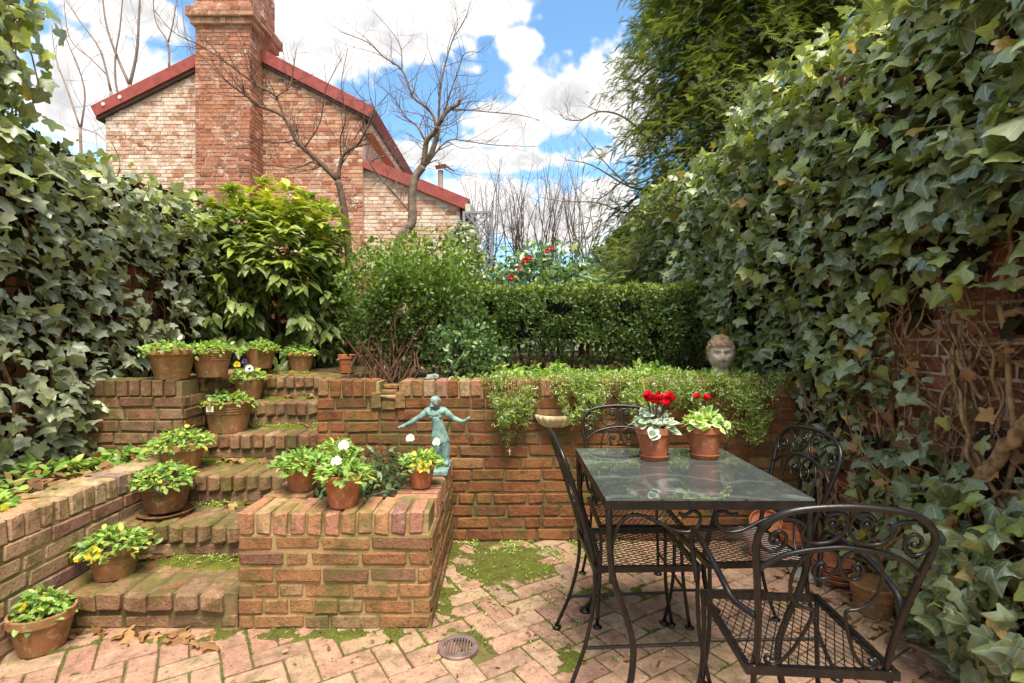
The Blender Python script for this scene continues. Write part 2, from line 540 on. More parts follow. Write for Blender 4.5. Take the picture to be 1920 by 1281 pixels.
def obj(name, me, mat, parent=None, loc=(0, 0, 0), rot=None, local=False, kind=None, **k):
    """loc and mesh coordinates are world coordinates unless local=True"""
    if isinstance(me, MB):
        me = me.build(name, k.pop('smooth', False))
    o = bpy.data.objects.new(name, me)
    if not me.materials:
        me.materials.append(M[mat] if isinstance(mat, str) else mat)
    col.objects.link(o)
    l = Vector(loc)
    if parent is not None:
        o.parent = parent
        if not local:
            l = l - wloc(parent)
    o.location = l
    if rot is not None:
        o.rotation_euler = rot
    return setp(o, k.get('label'), k.get('cat'), k.get('group'), kind)


def smoothpath(pts, sub=6):
    """Catmull-Rom through the points"""
    P = [Vector(p) for p in pts]
    if len(P) < 3:
        return P
    out = []
    E = [P[0] * 2 - P[1]] + P + [P[-1] * 2 - P[-2]]
    for i in range(1, len(E) - 2):
        a, b, c, d = E[i - 1], E[i], E[i + 1], E[i + 2]
        for s in range(sub):
            t = s / sub
            out.append(.5 * ((2 * b) + (c - a) * t + (2 * a - 5 * b + 4 * c - d) * t * t + (3 * b - a - 3 * c + d) * t ** 3))
    out.append(P[-1])
    return out


# ---- bricks
BR = {}


def brick_mesh(lx, ly, lz, mat, var, ch=.005, jit=.002):
    key = (round(lx, 3), round(ly, 3), round(lz, 3), mat, var)
    if key in BR:
        return BR[key]
    r = random.Random(hash(key[:3]) % 9999 + var * 77)
    hx, hy, hz = lx / 2, ly / 2, lz / 2
    idx, vs = {}, []
    for sx in (-1, 1):
        for sy in (-1, 1):
            for sz in (-1, 1):
                jx, jy, jz = (r.uniform(-jit, jit) for _ in range(3))
                c = ch * r.choice((.5, .7, .9, 1.2, 1.9))
                for ax in range(3):
                    v = [sx * (hx - c), sy * (hy - c), sz * (hz - c)]
                    v[ax] = (sx * hx, sy * hy, sz * hz)[ax]
                    idx[(sx, sy, sz, ax)] = len(vs)
                    vs.append(Vector((v[0] + jx, v[1] + jy, v[2] + jz)))
    fs = []
    for ax in range(3):
        o1, o2 = [a for a in range(3) if a != ax]
        for s in (-1, 1):
            f = []
            for (a, b) in ((-1, -1), (1, -1), (1, 1), (-1, 1)):
                k = [0, 0, 0]
                k[ax], k[o1], k[o2] = s, a, b
                f.append(idx[(*k, ax)])
            fs.append(f)
        for a in (-1, 1):
            for b in (-1, 1):
                f = []
                for (s, x) in ((-1, o1), (1, o1), (1, o2), (-1, o2)):
                    k = [0, 0, 0]
                    k[ax], k[o1], k[o2] = s, a, b
                    f.append(idx[(*k, x)])
                fs.append(f)
    for sx in (-1, 1):
        for sy in (-1, 1):
            for sz in (-1, 1):
                fs.append([idx[(sx, sy, sz, a)] for a in range(3)])
    out = []
    for f in fs:
        c = sum((vs[i] for i in f), Vector()) / len(f)
        nn = (vs[f[1]] - vs[f[0]]).cross(vs[f[2]] - vs[f[0]])
        out.append(tuple(f) if nn.dot(c) > 0 else tuple(reversed(f)))
    me = MB().add(vs, out).build('brick')
    me.materials.append(M[mat])
    BR[key] = me
    return me


def put_brick(parent, c, dims, mat, rotz=0.0, tilt=.006, name='brick', ch=.005, jit=.002):
    lx = round(dims[0] / .01) * .01
    me = brick_mesh(lx, dims[1], dims[2], mat, random.randrange(4), ch, jit)
    t = lambda s: random.uniform(-s, s)
    return obj(name, me, mat, parent, c, (t(tilt), t(tilt), rotz + t(tilt)))


def courses(L, jo, r, stretcher=.2, header=.095, hp=.28):
    """brick spans along one course of length L"""
    out = []
    u = 0.0
    first = True
    while u < L - .02:
        w = header if r.random() < hp else stretcher * r.uniform(.94, 1.04)
        if first:
            w *= r.choice((.5, .75, 1.0, .3))
            w = max(w, .06)
            first = False
        w = min(w, L - u)
        if L - (u + w) < .055:
            w = L - u
        out.append((u, u + w))
        u += w + jo
    return out


def brick_face(parent, o, rotz, L, z0, n, h, mat, seed, thick=.09, jo=.012, proud=.007, keep=None, budget=None, box=None, hp=.28, stretcher=.2):
    """courses of bricks on a vertical face. o = (x, y) of the face's left end, u runs along rotz, outward normal is u rotated by -90 degrees.
    budget: how many stay separate objects (a one-item list); the rest go into the joined mesh `box`."""
    r = random.Random(seed)
    u = Vector((math.cos(rotz), math.sin(rotz), 0))
    nrm_ = Vector((math.sin(rotz), -math.cos(rotz), 0))
    for k in range(n):
        zc = z0 + h * (k + .5)
        for (a, b) in courses(L, jo, r, hp=hp, stretcher=stretcher):
            m_ = (a + b) / 2
            if keep is not None and not keep(m_, zc):
                continue
            pr = proud + r.uniform(-.003, .004)
            c = Vector((o[0], o[1], 0)) + u * m_ + nrm_ * (pr - thick / 2) + Vector((0, 0, zc + r.uniform(-.002, .002)))
            if budget is None or (budget[0] > 0 and (len(budget) < 2 or budget[1](m_, zc, r))):
                if budget is not None:
                    budget[0] -= 1
                put_brick(parent, c, (b - a, thick, h - jo), mat, rotz)
            else:
                M4 = Matrix.Translation(c) @ Matrix.Rotation(rotz, 4, 'Z')
                hx, hy, hz = (b - a) / 2, thick / 2, (h - jo) / 2
                box.box((-hx, -hy, -hz), (hx, hy, hz), r.random(), M4)


# ---- leaves
def fan(outline, zf, centre=(0, .3)):
    pts = [centre] + list(outline)
    V = np.array([(x, y, zf(x, y)) for x, y in pts])
    n = len(outline)
    T = np.array([(0, i + 1, (i + 1) % n + 1) for i in range(n)])
    return V, T, np.array(pts)


def ringfan(outline, zf, centre, k=.55):
    """leaf with an inner ring so that it can curl"""
    n = len(outline)
    inner = [(centre[0] + (x - centre[0]) * k, centre[1] + (y - centre[1]) * k) for x, y in outline]
    pts = [centre] + inner + list(outline)
    V = np.array([(x, y, zf(x, y)) for x, y in pts])
    T = []
    for i in range(n):
        j = (i + 1) % n
        T += [(0, 1 + i, 1 + j), (1 + i, 1 + n + i, 1 + n + j), (1 + i, 1 + n + j, 1 + j)]
    return V, np.array(T), np.array(pts)


def ivy_z(x, y):
    return -.30 * abs(x) ** 1.3 - .20 * max(y, 0) ** 2 + .05 * math.sin(7 * x + 3 * y) + .04 * math.cos(9 * y)


half = [(.15, -.15), (.35, -.19), (.46, -.03), (.39, .12), (.61, .33), (.59, .44), (.33, .50), (.18, .80)]
OUT5 = [(0, .02)] + half + [(0, 1.02)] + [(-x, y) for x, y in reversed(half)]
half_b = [(.18, -.12), (.38, -.10), (.55, .16), (.52, .27), (.31, .46), (.16, .80)]
OUT3 = [(0, .03)] + half_b + [(0, 1.0)] + [(-x, y) for x, y in reversed(half_b)]
IVY = fan(OUT5, ivy_z, (0, .22))
IVY3 = fan(OUT3, ivy_z, (0, .25))
IVYR = ringfan(OUT5, ivy_z, (0, .22))
IVYR3 = ringfan(OUT3, ivy_z, (0, .25))
half2 = [(.06, .0), (.26, -.10), (.45, .08), (.47, .36), (.33, .62), (.16, .84)]
HEART = fan([(0, .04)] + half2 + [(0, 1.0)] + [(-x, y) for x, y in reversed(half2)], lambda x, y: -.18 * abs(x) - .18 * y * y, (0, .25))
half3 = [(.12, .12), (.24, .38), (.21, .62), (.10, .86)]
LANCE = fan([(0, 0)] + half3 + [(0, 1.05)] + [(-x, y) for x, y in reversed(half3)], lambda x, y: .28 * abs(x) - .22 * y * y, (0, .5))
half5 = [(.10, .02), (.36, .20), (.50, .52), (.42, .84), (.20, 1.02)]
PETAL = fan([(0, 0)] + half5 + [(0, .96)] + [(-x, y) for x, y in reversed(half5)], lambda x, y: .10 * math.sin(7 * x) + .12 * y * y, (0, .5))
half4 = [(.16, .15), (.28, .45), (.24, .75), (.10, .95)]
OVAL = fan([(0, 0)] + half4 + [(0, 1.02)] + [(-x, y) for x, y in reversed(half4)], lambda x, y: .25 * abs(x) - .2 * y * y, (0, .5))
RHOMB = (np.array([(0, 0, 0), (.26, .5, .05), (0, 1, -.08), (-.26, .5, .05)]), np.array([(0, 1, 2), (0, 2, 3)]), np.array([(0, 0), (.26, .5), (0, 1), (-.26, .5)]))
NEEDLE = (np.array([(0, 0, 0), (.12, .5, .03), (0, 1, -.05), (-.12, .5, .03)]), np.array([(0, 1, 2), (0, 2, 3)]), np.array([(0, 0), (.12, .5), (0, 1), (-.12, .5)]))


def spray_template(n=6, w=.30, leaf=.34):
    V, T, U = [], [], []

    def leaflet(o, ang, l, wd):
        d = np.array([math.sin(ang), math.cos(ang)])
        q = np.array([d[1], -d[0]])
        b = len(V)
        for p in (o, o + d * l * .5 + q * wd, o + d * l, o + d * l * .5 - q * wd):
            V.append((p[0], p[1], -.28 * p[1] ** 2 - .12 * abs(p[0])))
            U.append((p[0], p[1]))
        T.append((b, b + 1, b + 2))
        T.append((b, b + 2, b + 3))
    for i in range(n):
        y = .08 + .80 * i / (n - 1)
        l = leaf * (1 - .6 * i / (n - 1))
        for s in (-1, 1):
            leaflet(np.array([0, y]), s * math.radians(42), l, .030)
    leaflet(np.array([0, .0]), 0, 1.05, .022)
    return np.array(V), np.array(T), np.array(U)


SPRAY = spray_template()


def frames(tip, nrm):
    """rotation matrices (N,3,3): columns x, y (tip direction), z (face normal)"""
    y = tip / np.linalg.norm(tip, axis=1, keepdims=True)
    z = nrm - y * np.sum(nrm * y, axis=1, keepdims=True)
    z = z / np.maximum(np.linalg.norm(z, axis=1, keepdims=True), 1e-6)
    x = np.cross(y, z)
    return np.stack([x, y, z], axis=2)


def scatter(name, tpl, pos, tip, nrm, size, rnd, smooth=False, bend=None):
    tv, tt, tu = tpl
    pos, tip, nrm = np.asarray(pos, float), np.asarray(tip, float), np.asarray(nrm, float)
    size = np.asarray(size, float)
    R = frames(tip, nrm)
    n, k = len(pos), len(tv)
    V = np.einsum('nij,kj->nki', R, tv) * size[:, None, None] + pos[:, None, :]
    T = (tt[None] + (np.arange(n) * k)[:, None, None]).reshape(-1, 3)
    return tri_mesh(name, V.reshape(-1, 3), T, np.repeat(rnd, k), np.tile(tu, (n, 1)), smooth)


LEAFCACHE = {}


def leaf_objs(parent, tpl, key, mat, pos, tip, nrm, size, rnd, name='leaf', nvar=24):
    """separate leaf objects that share a few meshes"""
    R = frames(np.asarray(tip, float), np.asarray(nrm, float))
    pl = wloc(parent)
    for i in range(len(pos)):
        q = min(nvar - 1, int(rnd[i] * nvar))
        kk = (key, mat, q)
        if kk not in LEAFCACHE:
            tv, tt, tu = tpl if isinstance(tpl, tuple) else tpl[q % len(tpl)]
            tv2 = tv.copy()
            rr = np.random.default_rng(q)
            tv2[:, 2] *= rr.uniform(.4, 1.7)
            tv2[:, 0] *= rr.uniform(.85, 1.12)
            tv2[:, 2] += .10 * rr.normal() * tv2[:, 0] + .05 * np.sin(tv2[:, 1] * 6 + rr.uniform(0, 6)) + rr.normal(0, .012, len(tv))
            me = tri_mesh(name, tv2, tt, np.full(len(tv), (q + .5) / nvar), tu, True)
            me.materials.append(LEAFMAT[mat])
            LEAFCACHE[kk] = me
        o = bpy.data.objects.new(name, LEAFCACHE[kk])
        col.objects.link(o)
        o.parent = parent
        m4 = Matrix(R[i].tolist()).to_4x4()
        s = float(size[i])
        o.matrix_local = Matrix.Translation(Vector(pos[i]) - pl) @ m4 @ Matrix.Diagonal((s, s, s, 1))


class _LM(dict):
    """leaf materials without the per-object random (the mesh carries the value)"""

    def __missing__(self, k):
        self[k] = M[k]
        return M[k]


LEAFMAT = _LM()


def unit(n):
    v = rng.normal(size=(n, 3))
    return v / np.linalg.norm(v, axis=1, keepdims=True)


# value noise on numpy arrays, for densities and heights
_perm = rng.random((64, 64, 64))


def vnoise(x, y, z=0.0):
    x, y, z = np.broadcast_arrays(np.asarray(x, float), np.asarray(y, float), np.asarray(z, float))
    xi, yi, zi = np.floor(x).astype(int), np.floor(y).astype(int), np.floor(z).astype(int)
    fx, fy, fz = x - xi, y - yi, z - zi
    fx, fy, fz = (f * f * (3 - 2 * f) for f in (fx, fy, fz))
    r = 0
    for a in (0, 1):
        for b in (0, 1):
            for c in (0, 1):
                w = (fx if a else 1 - fx) * (fy if b else 1 - fy) * (fz if c else 1 - fz)
                r = r + w * _perm[(xi + a) % 64, (yi + b) % 64, (zi + c) % 64]
    return r


def fbm(x, y, z=0.0, o=4):
    r, a, t = 0, 1.0, 0.0
    for i in range(o):
        r = r + a * vnoise(np.asarray(x) * 2 ** i + 7.3 * i, np.asarray(y) * 2 ** i + 3.1 * i, np.asarray(z) * 2 ** i)
        t += a
        a *= .5
    return r / t


def heightfield(name, x0, x1, y0, y1, step, fz, mat, parent=None, keep=None, **k):
    nx, ny = max(2, int((x1 - x0) / step)), max(2, int((y1 - y0) / step))
    X, Y = np.meshgrid(np.linspace(x0, x1, nx), np.linspace(y0, y1, ny), indexing='ij')
    Z = fz(X, Y)
    V = np.stack([X, Y, Z], -1).reshape(-1, 3)
    i, j = np.meshgrid(np.arange(nx - 1), np.arange(ny - 1), indexing='ij')
    a = (i * ny + j).ravel()
    b, c, d = a + ny, a + ny + 1, a + 1
    T = np.concatenate([np.stack([a, b, c], 1), np.stack([a, c, d], 1)])
    if keep is not None:
        kk = keep(V[:, 0], V[:, 1], V[:, 2])
        T = T[kk[T].any(axis=1)]
        used = np.unique(T)
        remap = -np.ones(len(V), int)
        remap[used] = np.arange(len(used))
        V, T = V[used], remap[T]
    return obj(name, tri_mesh(name, V, T, smooth=True), mat, parent, **k)

# ------------------------------------------------------------------ large structure
XR, XL, DW, TOP, TERR = 1.85, -2.75, 3.18, .975, .93
SX0, SX1 = -1.97, -1.15          # stairs between these
PF, PR = 2.24, -.33              # planter front and right faces
PT = .50                         # planter top
PI2 = math.pi / 2

obj('ground', MB().add([(-150, -60, -.06), (150, -60, -.06), (150, 300, -.06), (-150, 300, -.06)], [(0, 1, 2, 3)]), 'ground', kind='structure')

# brick paving in herringbone, turned about thirty degrees to the walls
paving = thing('brick_paving', (0, 2.2, 0), 'salmon brick paving laid in herringbone with mossy joints', kind='structure')
obj('joint_bed', MB().add([(SX0 - .1, -.3, -.010), (XR, -.3, -.010), (XR, DW + .05, -.010), (SX0 - .1, DW + .05, -.010)], [(0, 1, 2, 3)]), 'joint', paving)
ang = math.atan2(.525, .851)
e1 = np.array([math.cos(ang), math.sin(ang)])
e2 = np.array([-math.sin(ang), math.cos(ang)])
w = .1035
pavers = []
for i in range(-60, 61):
    for j in range(-40, 41):
        for kind in (0, 1):
            bx, by = i + 4 * j, i
            c = np.array([bx + 1.0, by + .5]) if kind == 0 else np.array([bx + 2.5, by + .0])
            P = e1 * c[0] * w + e2 * c[1] * w + np.array([0.0, 2.2])
            x, y = P
            if not (-2.02 < x < XR - .02 and -.2 < y < DW):
                continue
            if y > PF + .07 and x < PR - .07:
                continue
            if math.hypot(x + .195, y - 2.10) < .085:
                continue
            pavers.append((x, y, kind))
pavers.sort(key=lambda q: -q[1])
rest = MB()
for k, (x, y, kind) in enumerate(pavers):
    rz = ang + (PI2 if kind else 0)
    dz = random.uniform(-.003, .0025)
    if k < 300:
        put_brick(paving, (x, y, -.024 + dz), (.20, .0955, .048), 'brick_pave', rz + random.uniform(-.012, .012), .008, 'paver', ch=.003, jit=.002)
    else:
        M4 = Matrix.Translation((x, y, -.024 + dz)) @ Matrix.Rotation(rz, 4, 'Z')
        rest.box((-.098, -.0475, -.024), (.098, .0475, .024), random.random(), M4)
obj('pavers', rest, 'brick_pave', paving, kind='stuff')


def joint_near(X, Y):
    # 1 in the joints of the herringbone, 0 in the middle of a paver
    dx, dy = X / w, (Y - 2.2) / w
    u, v = dx * e1[0] + dy * e1[1], dx * e2[0] + dy * e2[1]
    fu, fv = np.floor(u), np.floor(v)
    a, b = u - fu, v - fv
    c = np.mod(fu - fv, 4)
    mu, mv = np.minimum(a, 1 - a), np.minimum(b, 1 - b)
    d = np.where(c == 0, np.minimum(a, mv), np.where(c == 1, np.minimum(1 - a, mv), np.where(c == 2, np.minimum(1 - b, mu), np.minimum(b, mu))))
    return np.exp(-d * w / .011)


def moss_h(X, Y):
    m = np.exp(-(((X + .02) / .34) ** 2 + ((Y - 2.88) / .30) ** 2)) * .62
    m = np.maximum(m, np.exp(-(((X + .30) / .10) ** 2 + ((Y - 2.48) / .30) ** 2)) * .5)
    m = np.maximum(m, np.exp(-(((X + .70) / .75) ** 2 + ((Y - 2.19) / .06) ** 2)) * .36)
    m = np.maximum(m, np.exp(-(((X - .26) / .09) ** 2 + ((Y - 2.02) / .08) ** 2)) * .5)
    m = np.maximum(m, np.exp(-(((X - .5) / .16) ** 2 + ((Y - 2.55) / .10) ** 2)) * .42)
    m = np.maximum(m, np.exp(-(((X + 1.2) / .6) ** 2 + ((Y - 2.17) / .07) ** 2)) * .30)
    m = m - 1.5 * (np.hypot(X + .195, Y - 2.10) < .10)
    n = fbm(X * 9, Y * 9, 1.5, 5)
    q = m + (n - .5) * .95 + (fbm(X * 45, Y * 45, 7.5, 3) - .5) * .45 + .26 * joint_near(X, Y) - .13
    return -.012 + np.clip((q - .10) / .30, 0, 1) * .017 + np.clip(q - .3, 0, 1) * .01 + .004 * fbm(X * 80, Y * 80, 3.1, 2) * np.clip((q - .1) / .2, 0, 1)


heightfield('moss', -1.95, 1.0, 1.85, DW, .009, moss_h, 'moss_patio', keep=lambda x, y, z: z > -.009, kind='stuff',
            label='soft green moss patch growing over the bricks below the retaining wall', cat='moss')

# retaining wall, 12 courses and a rowlock coping
rw = thing('retaining_wall', (0, DW, 0), 'brown brick retaining wall with rowlock coping behind the glass table', 'wall')
obj('mortar', MB().box((SX1, DW, -.05), (XR, DW + .24, .872)), 'mortar_dark', rw)  # mortar tone darkened so the joints read as shadow lines
brick_face(rw, (SX1 + .004, DW), 0, XR - SX1 - .006, 0.0, 12, .0727, 'brick_wall', 3)
x = SX1 + .036
while x < XR - .03:
    gap = -.775 < x < -.655
    if not gap:
        put_brick(rw, (x, DW + .09, .925 + random.uniform(-.003, .003)), (.06, .205, .098), 'brick_coping' if random.random() < .35 else 'brick_wall', random.uniform(-.02, .02), .01, ch=.006, jit=.003)
    x += .0715
obj('mortar', MB().box((SX1, DW + .004, .872), (-.775, DW + .20, .962)).box((-.655, DW + .004, .872), (XR, DW + .20, .962)), 'mortar', rw)
# small brick spout in a notch of the coping
sp = thing('brick_spout', (-.715, DW, .80), 'small stepped brick spout set in a notch of the wall coping', 'spout')
for sx in (-.79, -.645):
    put_brick(sp, (sx, DW + .022, .855), (.06, .09, .095), 'brick_planter')
put_brick(sp, (-.717, DW + .018, .825), (.08, .07, .055), 'brick_wall')
put_brick(sp, (-.717, DW + .018, .874), (.10, .09, .028), 'brick_low', ch=.010)
put_brick(sp, (-.717, DW + .035, .902), (.09, .09, .026), 'brick_planter')
put_brick(sp, (-.717, DW + .085, .930), (.09, .09, .026), 'brick_planter')

heightfield('terrace_soil', XL, XR, DW + .17, 9.3, .06, lambda X, Y: TERR + .02 * fbm(X * 4, Y * 4, 2.2) - .005, 'soil',
            keep=lambda x, y, z: ~((x > SX0) & (x < SX1 - .02) & (y < 4.35)), kind='structure')

# planter box at the foot of the retaining wall
pl = thing('brick_planter', (-.74, 2.7, 0), 'low square brick planter with rowlock coping beside the steps', 'planter')
obj('mortar', MB().box((SX1 + .005, PF, -.05), (PR, DW - .002, .40)), 'mortar', pl)
brick_face(pl, (SX1 + .002, PF), 0, PR - SX1 - .002, -.005, 6, .0675, 'brick_planter', 11)
brick_face(pl, (PR, PF + .004), PI2, DW - PF - .03, -.005, 6, .0675, 'brick_planter', 12)
brick_face(pl, (SX1 + .006, DW - .01), -PI2, .9, -.005, 6, .0675, 'brick_planter', 13)
x = SX1 + .036
while x < PR - .02:
    put_brick(pl, (x, PF + .095, .45 + random.uniform(-.004, .004)), (.06, .205, .096), 'brick_coping', random.uniform(-.03, .03), .012, ch=.006, jit=.003)
    x += .0725
for X0 in (PR - .10, SX1 + .105):
    y = PF + .235
    while y < DW - .03:
        put_brick(pl, (X0 + .004, y, .45 + random.uniform(-.004, .004)), (.20, .06, .096), 'brick_coping', random.uniform(-.02, .02), .012, ch=.006, jit=.003)
        y += .0725
obj('mortar', MB().box((SX1 + .012, PF + .006, .4), (PR - .006, PF + .19, .488)).box((SX1 + .014, PF + .19, .4), (SX1 + .19, DW - .01, .488)).box((PR - .19, PF + .19, .4), (PR - .008, DW - .01, .488)), 'mortar', pl)
heightfield('soil', SX1 + .18, PR - .18, PF + .18, DW, .03, lambda X, Y: .455 + .02 * fbm(X * 12, Y * 12), 'soil', pl)

# six steps
ND = [2.23, 2.60, 2.94, 3.31, 3.65, 3.97, 4.36]
st = thing('brick_steps', (-1.56, 3.0, 0), 'six mossy brick steps climbing between the low wall and planter', 'steps')
core = MB()
for k in range(6):
    y0, y1, z0, z1 = ND[k], ND[k + 1], .155 * k, .155 * (k + 1)
    xr = SX1 + .0 if k < 5 else SX1 + .26
    core.box((SX0, y0 + .01, -.05 if k == 0 else z0 - .15), (xr - .003, y1 + .05, z1 - .008))
    u = SX0 + .005
    r = random.Random(40 + k)
    for (a, b) in courses(xr - SX0 - .01, .012, r, hp=.15):
        put_brick(st, (SX0 + .005 + (a + b) / 2, y0 + .052, z0 + .029), (b - a, .09, .052), 'brick_step')
    wd = .098 if k == 0 else .0605
    x = SX0 + wd / 2 + .006
    dp = .205
    while x < xr - .02:
        o_ = r.uniform(-.008, .006)
        hh = .088 if k else .075
        put_brick(st, (x, y0 - .012 + dp / 2 + o_, z1 - hh / 2 + r.uniform(-.004, .003)), (wd, dp, hh), 'brick_step', r.uniform(-.02, .02), .012, ch=.008, jit=.0035)
        rem = y1 - (y0 + dp) - .012
        if rem > .05:
            put_brick(st, (x, y0 + dp + .0 + rem / 2, z1 - hh / 2 - .004 + r.uniform(-.004, .002)), (wd, rem, hh), 'brick_step', r.uniform(-.02, .02), .010, ch=.006, jit=.003)
        x += wd + .0115
obj('mortar', core, 'mortar_dark', st)
for k in range(6):
    y0, y1, z1 = ND[k], ND[k + 1], .155 * (k + 1)
    x1 = SX1 - .01 if k < 5 else SX1 + .25

    def sh_(X, Y, y0=y0, y1=y1, z1=z1, k=k):
        t = (Y - y0) / (y1 - y0)
        q = np.clip((t - .40) / .5, 0, 1) * .62 + (fbm(X * 8 + k, Y * 8, k * 2.1, 5) - .5) * 1.1 - .38 + (fbm(X * 45, Y * 45, 4.4, 3) - .5) * .5
        return z1 - .012 + np.clip(q / .2, 0, 1) * .016 + .004 * fbm(X * 70, Y * 70, 2, 2) * (q > 0)
    heightfield('moss', SX0 + .01, x1, y0 + .03, y1 - .004, .010, sh_, 'moss', st, keep=lambda x, y, z, z1=z1: z > z1 - .009)

# low wall on the left of the steps, with a bed behind it
lw = thing('garden_wall', (SX0, 2.3, 0), 'pale low brick wall edging the leafy bed left of the steps', 'wall')
obj('mortar', MB().box((SX0 - .2, .9, -.05), (SX0, DW - .01, .435)), 'mortar_low', lw)
brick_face(lw, (SX0, .9), PI2, DW - .9 - .02, .0, 6, .0725, 'brick_low', 21)
y = .94
while y < DW - .03:
    put_brick(lw, (SX0 - .094, y, .487 + random.uniform(-.003, .003)), (.205, .06, .098), 'brick_low', random.uniform(-.02, .02), .01, ch=.005, jit=.003)
    y += .0725
obj('mortar', MB().box((SX0 - .19, .9, .435), (SX0 - .006, DW - .012, .526)), 'mortar_low', lw)
heightfield('bed_soil', XL, SX0 - .17, .9, DW, .03, lambda X, Y: .50 + .035 * fbm(X * 7, Y * 7) - .01, 'soil', kind='structure')

cw = thing('terrace_wall', (-2.3, DW, 0), 'short brick terrace wall left of the steps carrying two big pots', 'wall')
obj('mortar', MB().box((XL, DW + .004, .3), (SX0 - .004, DW + .24, .875)).box((SX0 - .2, DW + .24, .3), (SX0 - .004, 4.35, .875)), 'mortar_dark', cw)
brick_face(cw, (XL, DW + .004), 0, SX0 - XL - .005, .44, 6, .0727, 'brick_step', 23)
brick_face(cw, (SX0 - .004, DW + .01), PI2, 1.15, .44, 6, .0727, 'brick_step', 24)
x = XL + .05
while x < SX0 - .03:
    put_brick(cw, (x, DW + .094, .926 + random.uniform(-.003, .003)), (.06, .205, .098), 'brick_step', random.uniform(-.02, .02), .01, ch=.005, jit=.003)
    x += .0725
y = DW + .24
while y < 4.3:
    put_brick(cw, (SX0 - .1, y, .926), (.205, .06, .098), 'brick_step', random.uniform(-.02, .02), .01, ch=.005, jit=.003)
    y += .0725
obj('mortar', MB().box((XL, DW + .012, .875), (SX0 - .012, DW + .19, .965)), 'mortar_dark', cw)

# boundary walls under the ivy
bw = thing('boundary_wall', (XR, 5, 0), 'tall red brick boundary wall under the ivy on the right', 'wall')
obj('mortar', MB().box((XR + .003, .4, -.05), (XR + .25, 9.6, 2.72)), 'mortar_house', bw)
joined = MB()
bud = [170, lambda m_, z, r: 1.5 < 9.5 - m_ < 3.3 and .25 < z < 1.5]
brick_face(bw, (XR + .003, 9.5), -PI2, 9.0, 0.0, 37, .0727, 'brick_side', 31, budget=bud, box=joined)
obj('bricks', joined, 'brick_side', bw, kind='stuff')
bw2 = thing('boundary_wall', (XL, 4, 0), 'shaded brick boundary wall under the ivy on the left', 'wall')
obj('mortar', MB().box((XL - .25, .4, -.05), (XL - .003, 6.0, 2.33)), 'mortar_dark', bw2)
joined = MB()
bud = [120, lambda m_, z, r: 2.2 < .5 + m_ < 4.9 and .5 < z < 1.5]
brick_face(bw2, (XL - .003, .5), PI2, 5.4, .36, 27, .0727, 'brick_side', 33, budget=bud, box=joined)
obj('bricks', joined, 'brick_side', bw2, kind='stuff')
bw3 = thing('boundary_wall', (-1.6, 6.0, 0), 'shaded brick wall behind the speckled shrub at the terrace end', 'wall')
obj('mortar', MB().box((XL - .25, 6.004, .5), (-1.3, 6.25, 2.0)), 'mortar_dark', bw3)
joined = MB()
brick_face(bw3, (XL - .2, 6.0), 0, 1.6, .9, 15, .0727, 'brick_side', 35, budget=[0], box=joined)
obj('bricks', joined, 'brick_side', bw3, kind='stuff')

# ---- the house with the big chimney
HY = 9.5
hs = thing('brick_house', (-4.9, HY + 3, 0), 'weathered pale brick house with red roof edge and tall chimney', 'house')
hx0, hx1, rx, rz, ze = -7.28, -2.62, -4.91, 6.40, 5.22


def ridge(x):
    return ze + (rz - ze) * (1 - abs(x - rx) / (rx - hx0 if x < rx else hx1 - rx))


V = [(hx0, HY, -.1), (hx1, HY, -.1), (hx1, HY, ridge(hx1)), (rx, HY, rz), (hx0, HY, ridge(hx0))]
V2 = [(x, 18.0, z) for x, y, z in V]
obj('wall', MB().add(V + V2, [(0, 1, 2, 3, 4), (9, 8, 7, 6, 5), (0, 4, 9, 5), (4, 3, 8, 9), (3, 2, 7, 8), (0, 5, 6, 1)]), 'mortar_house', hs)
obj('side_wall', MB().box((hx1 - .2, HY + .01, -.1), (hx1 + .004, 18, 5.15)), 'side_stucco', hs)
joined = MB()
joinedw = MB()
hb = [150, lambda m_, z, r: z > 3.2 and r.random() < .6]
brick_face(hs, (hx0, HY), 0, 1.92, 2.0, 60, .069, 'brick_house_white', 51, keep=lambda u, z: z < ridge(hx0 + u) - .1, budget=hb, box=joinedw, hp=.2, proud=.012)
brick_face(hs, (-4.43, HY), 0, hx1 + 4.43, 2.0, 64, .069, 'brick_house', 52, keep=lambda u, z: z < ridge(-4.43 + u) - .1, budget=[80, hb[1]], box=joined, hp=.2, proud=.012)
obj('bricks', joinedw, 'brick_house_white', hs, kind='stuff')
obj('bricks', joined, 'brick_house', hs, kind='stuff')
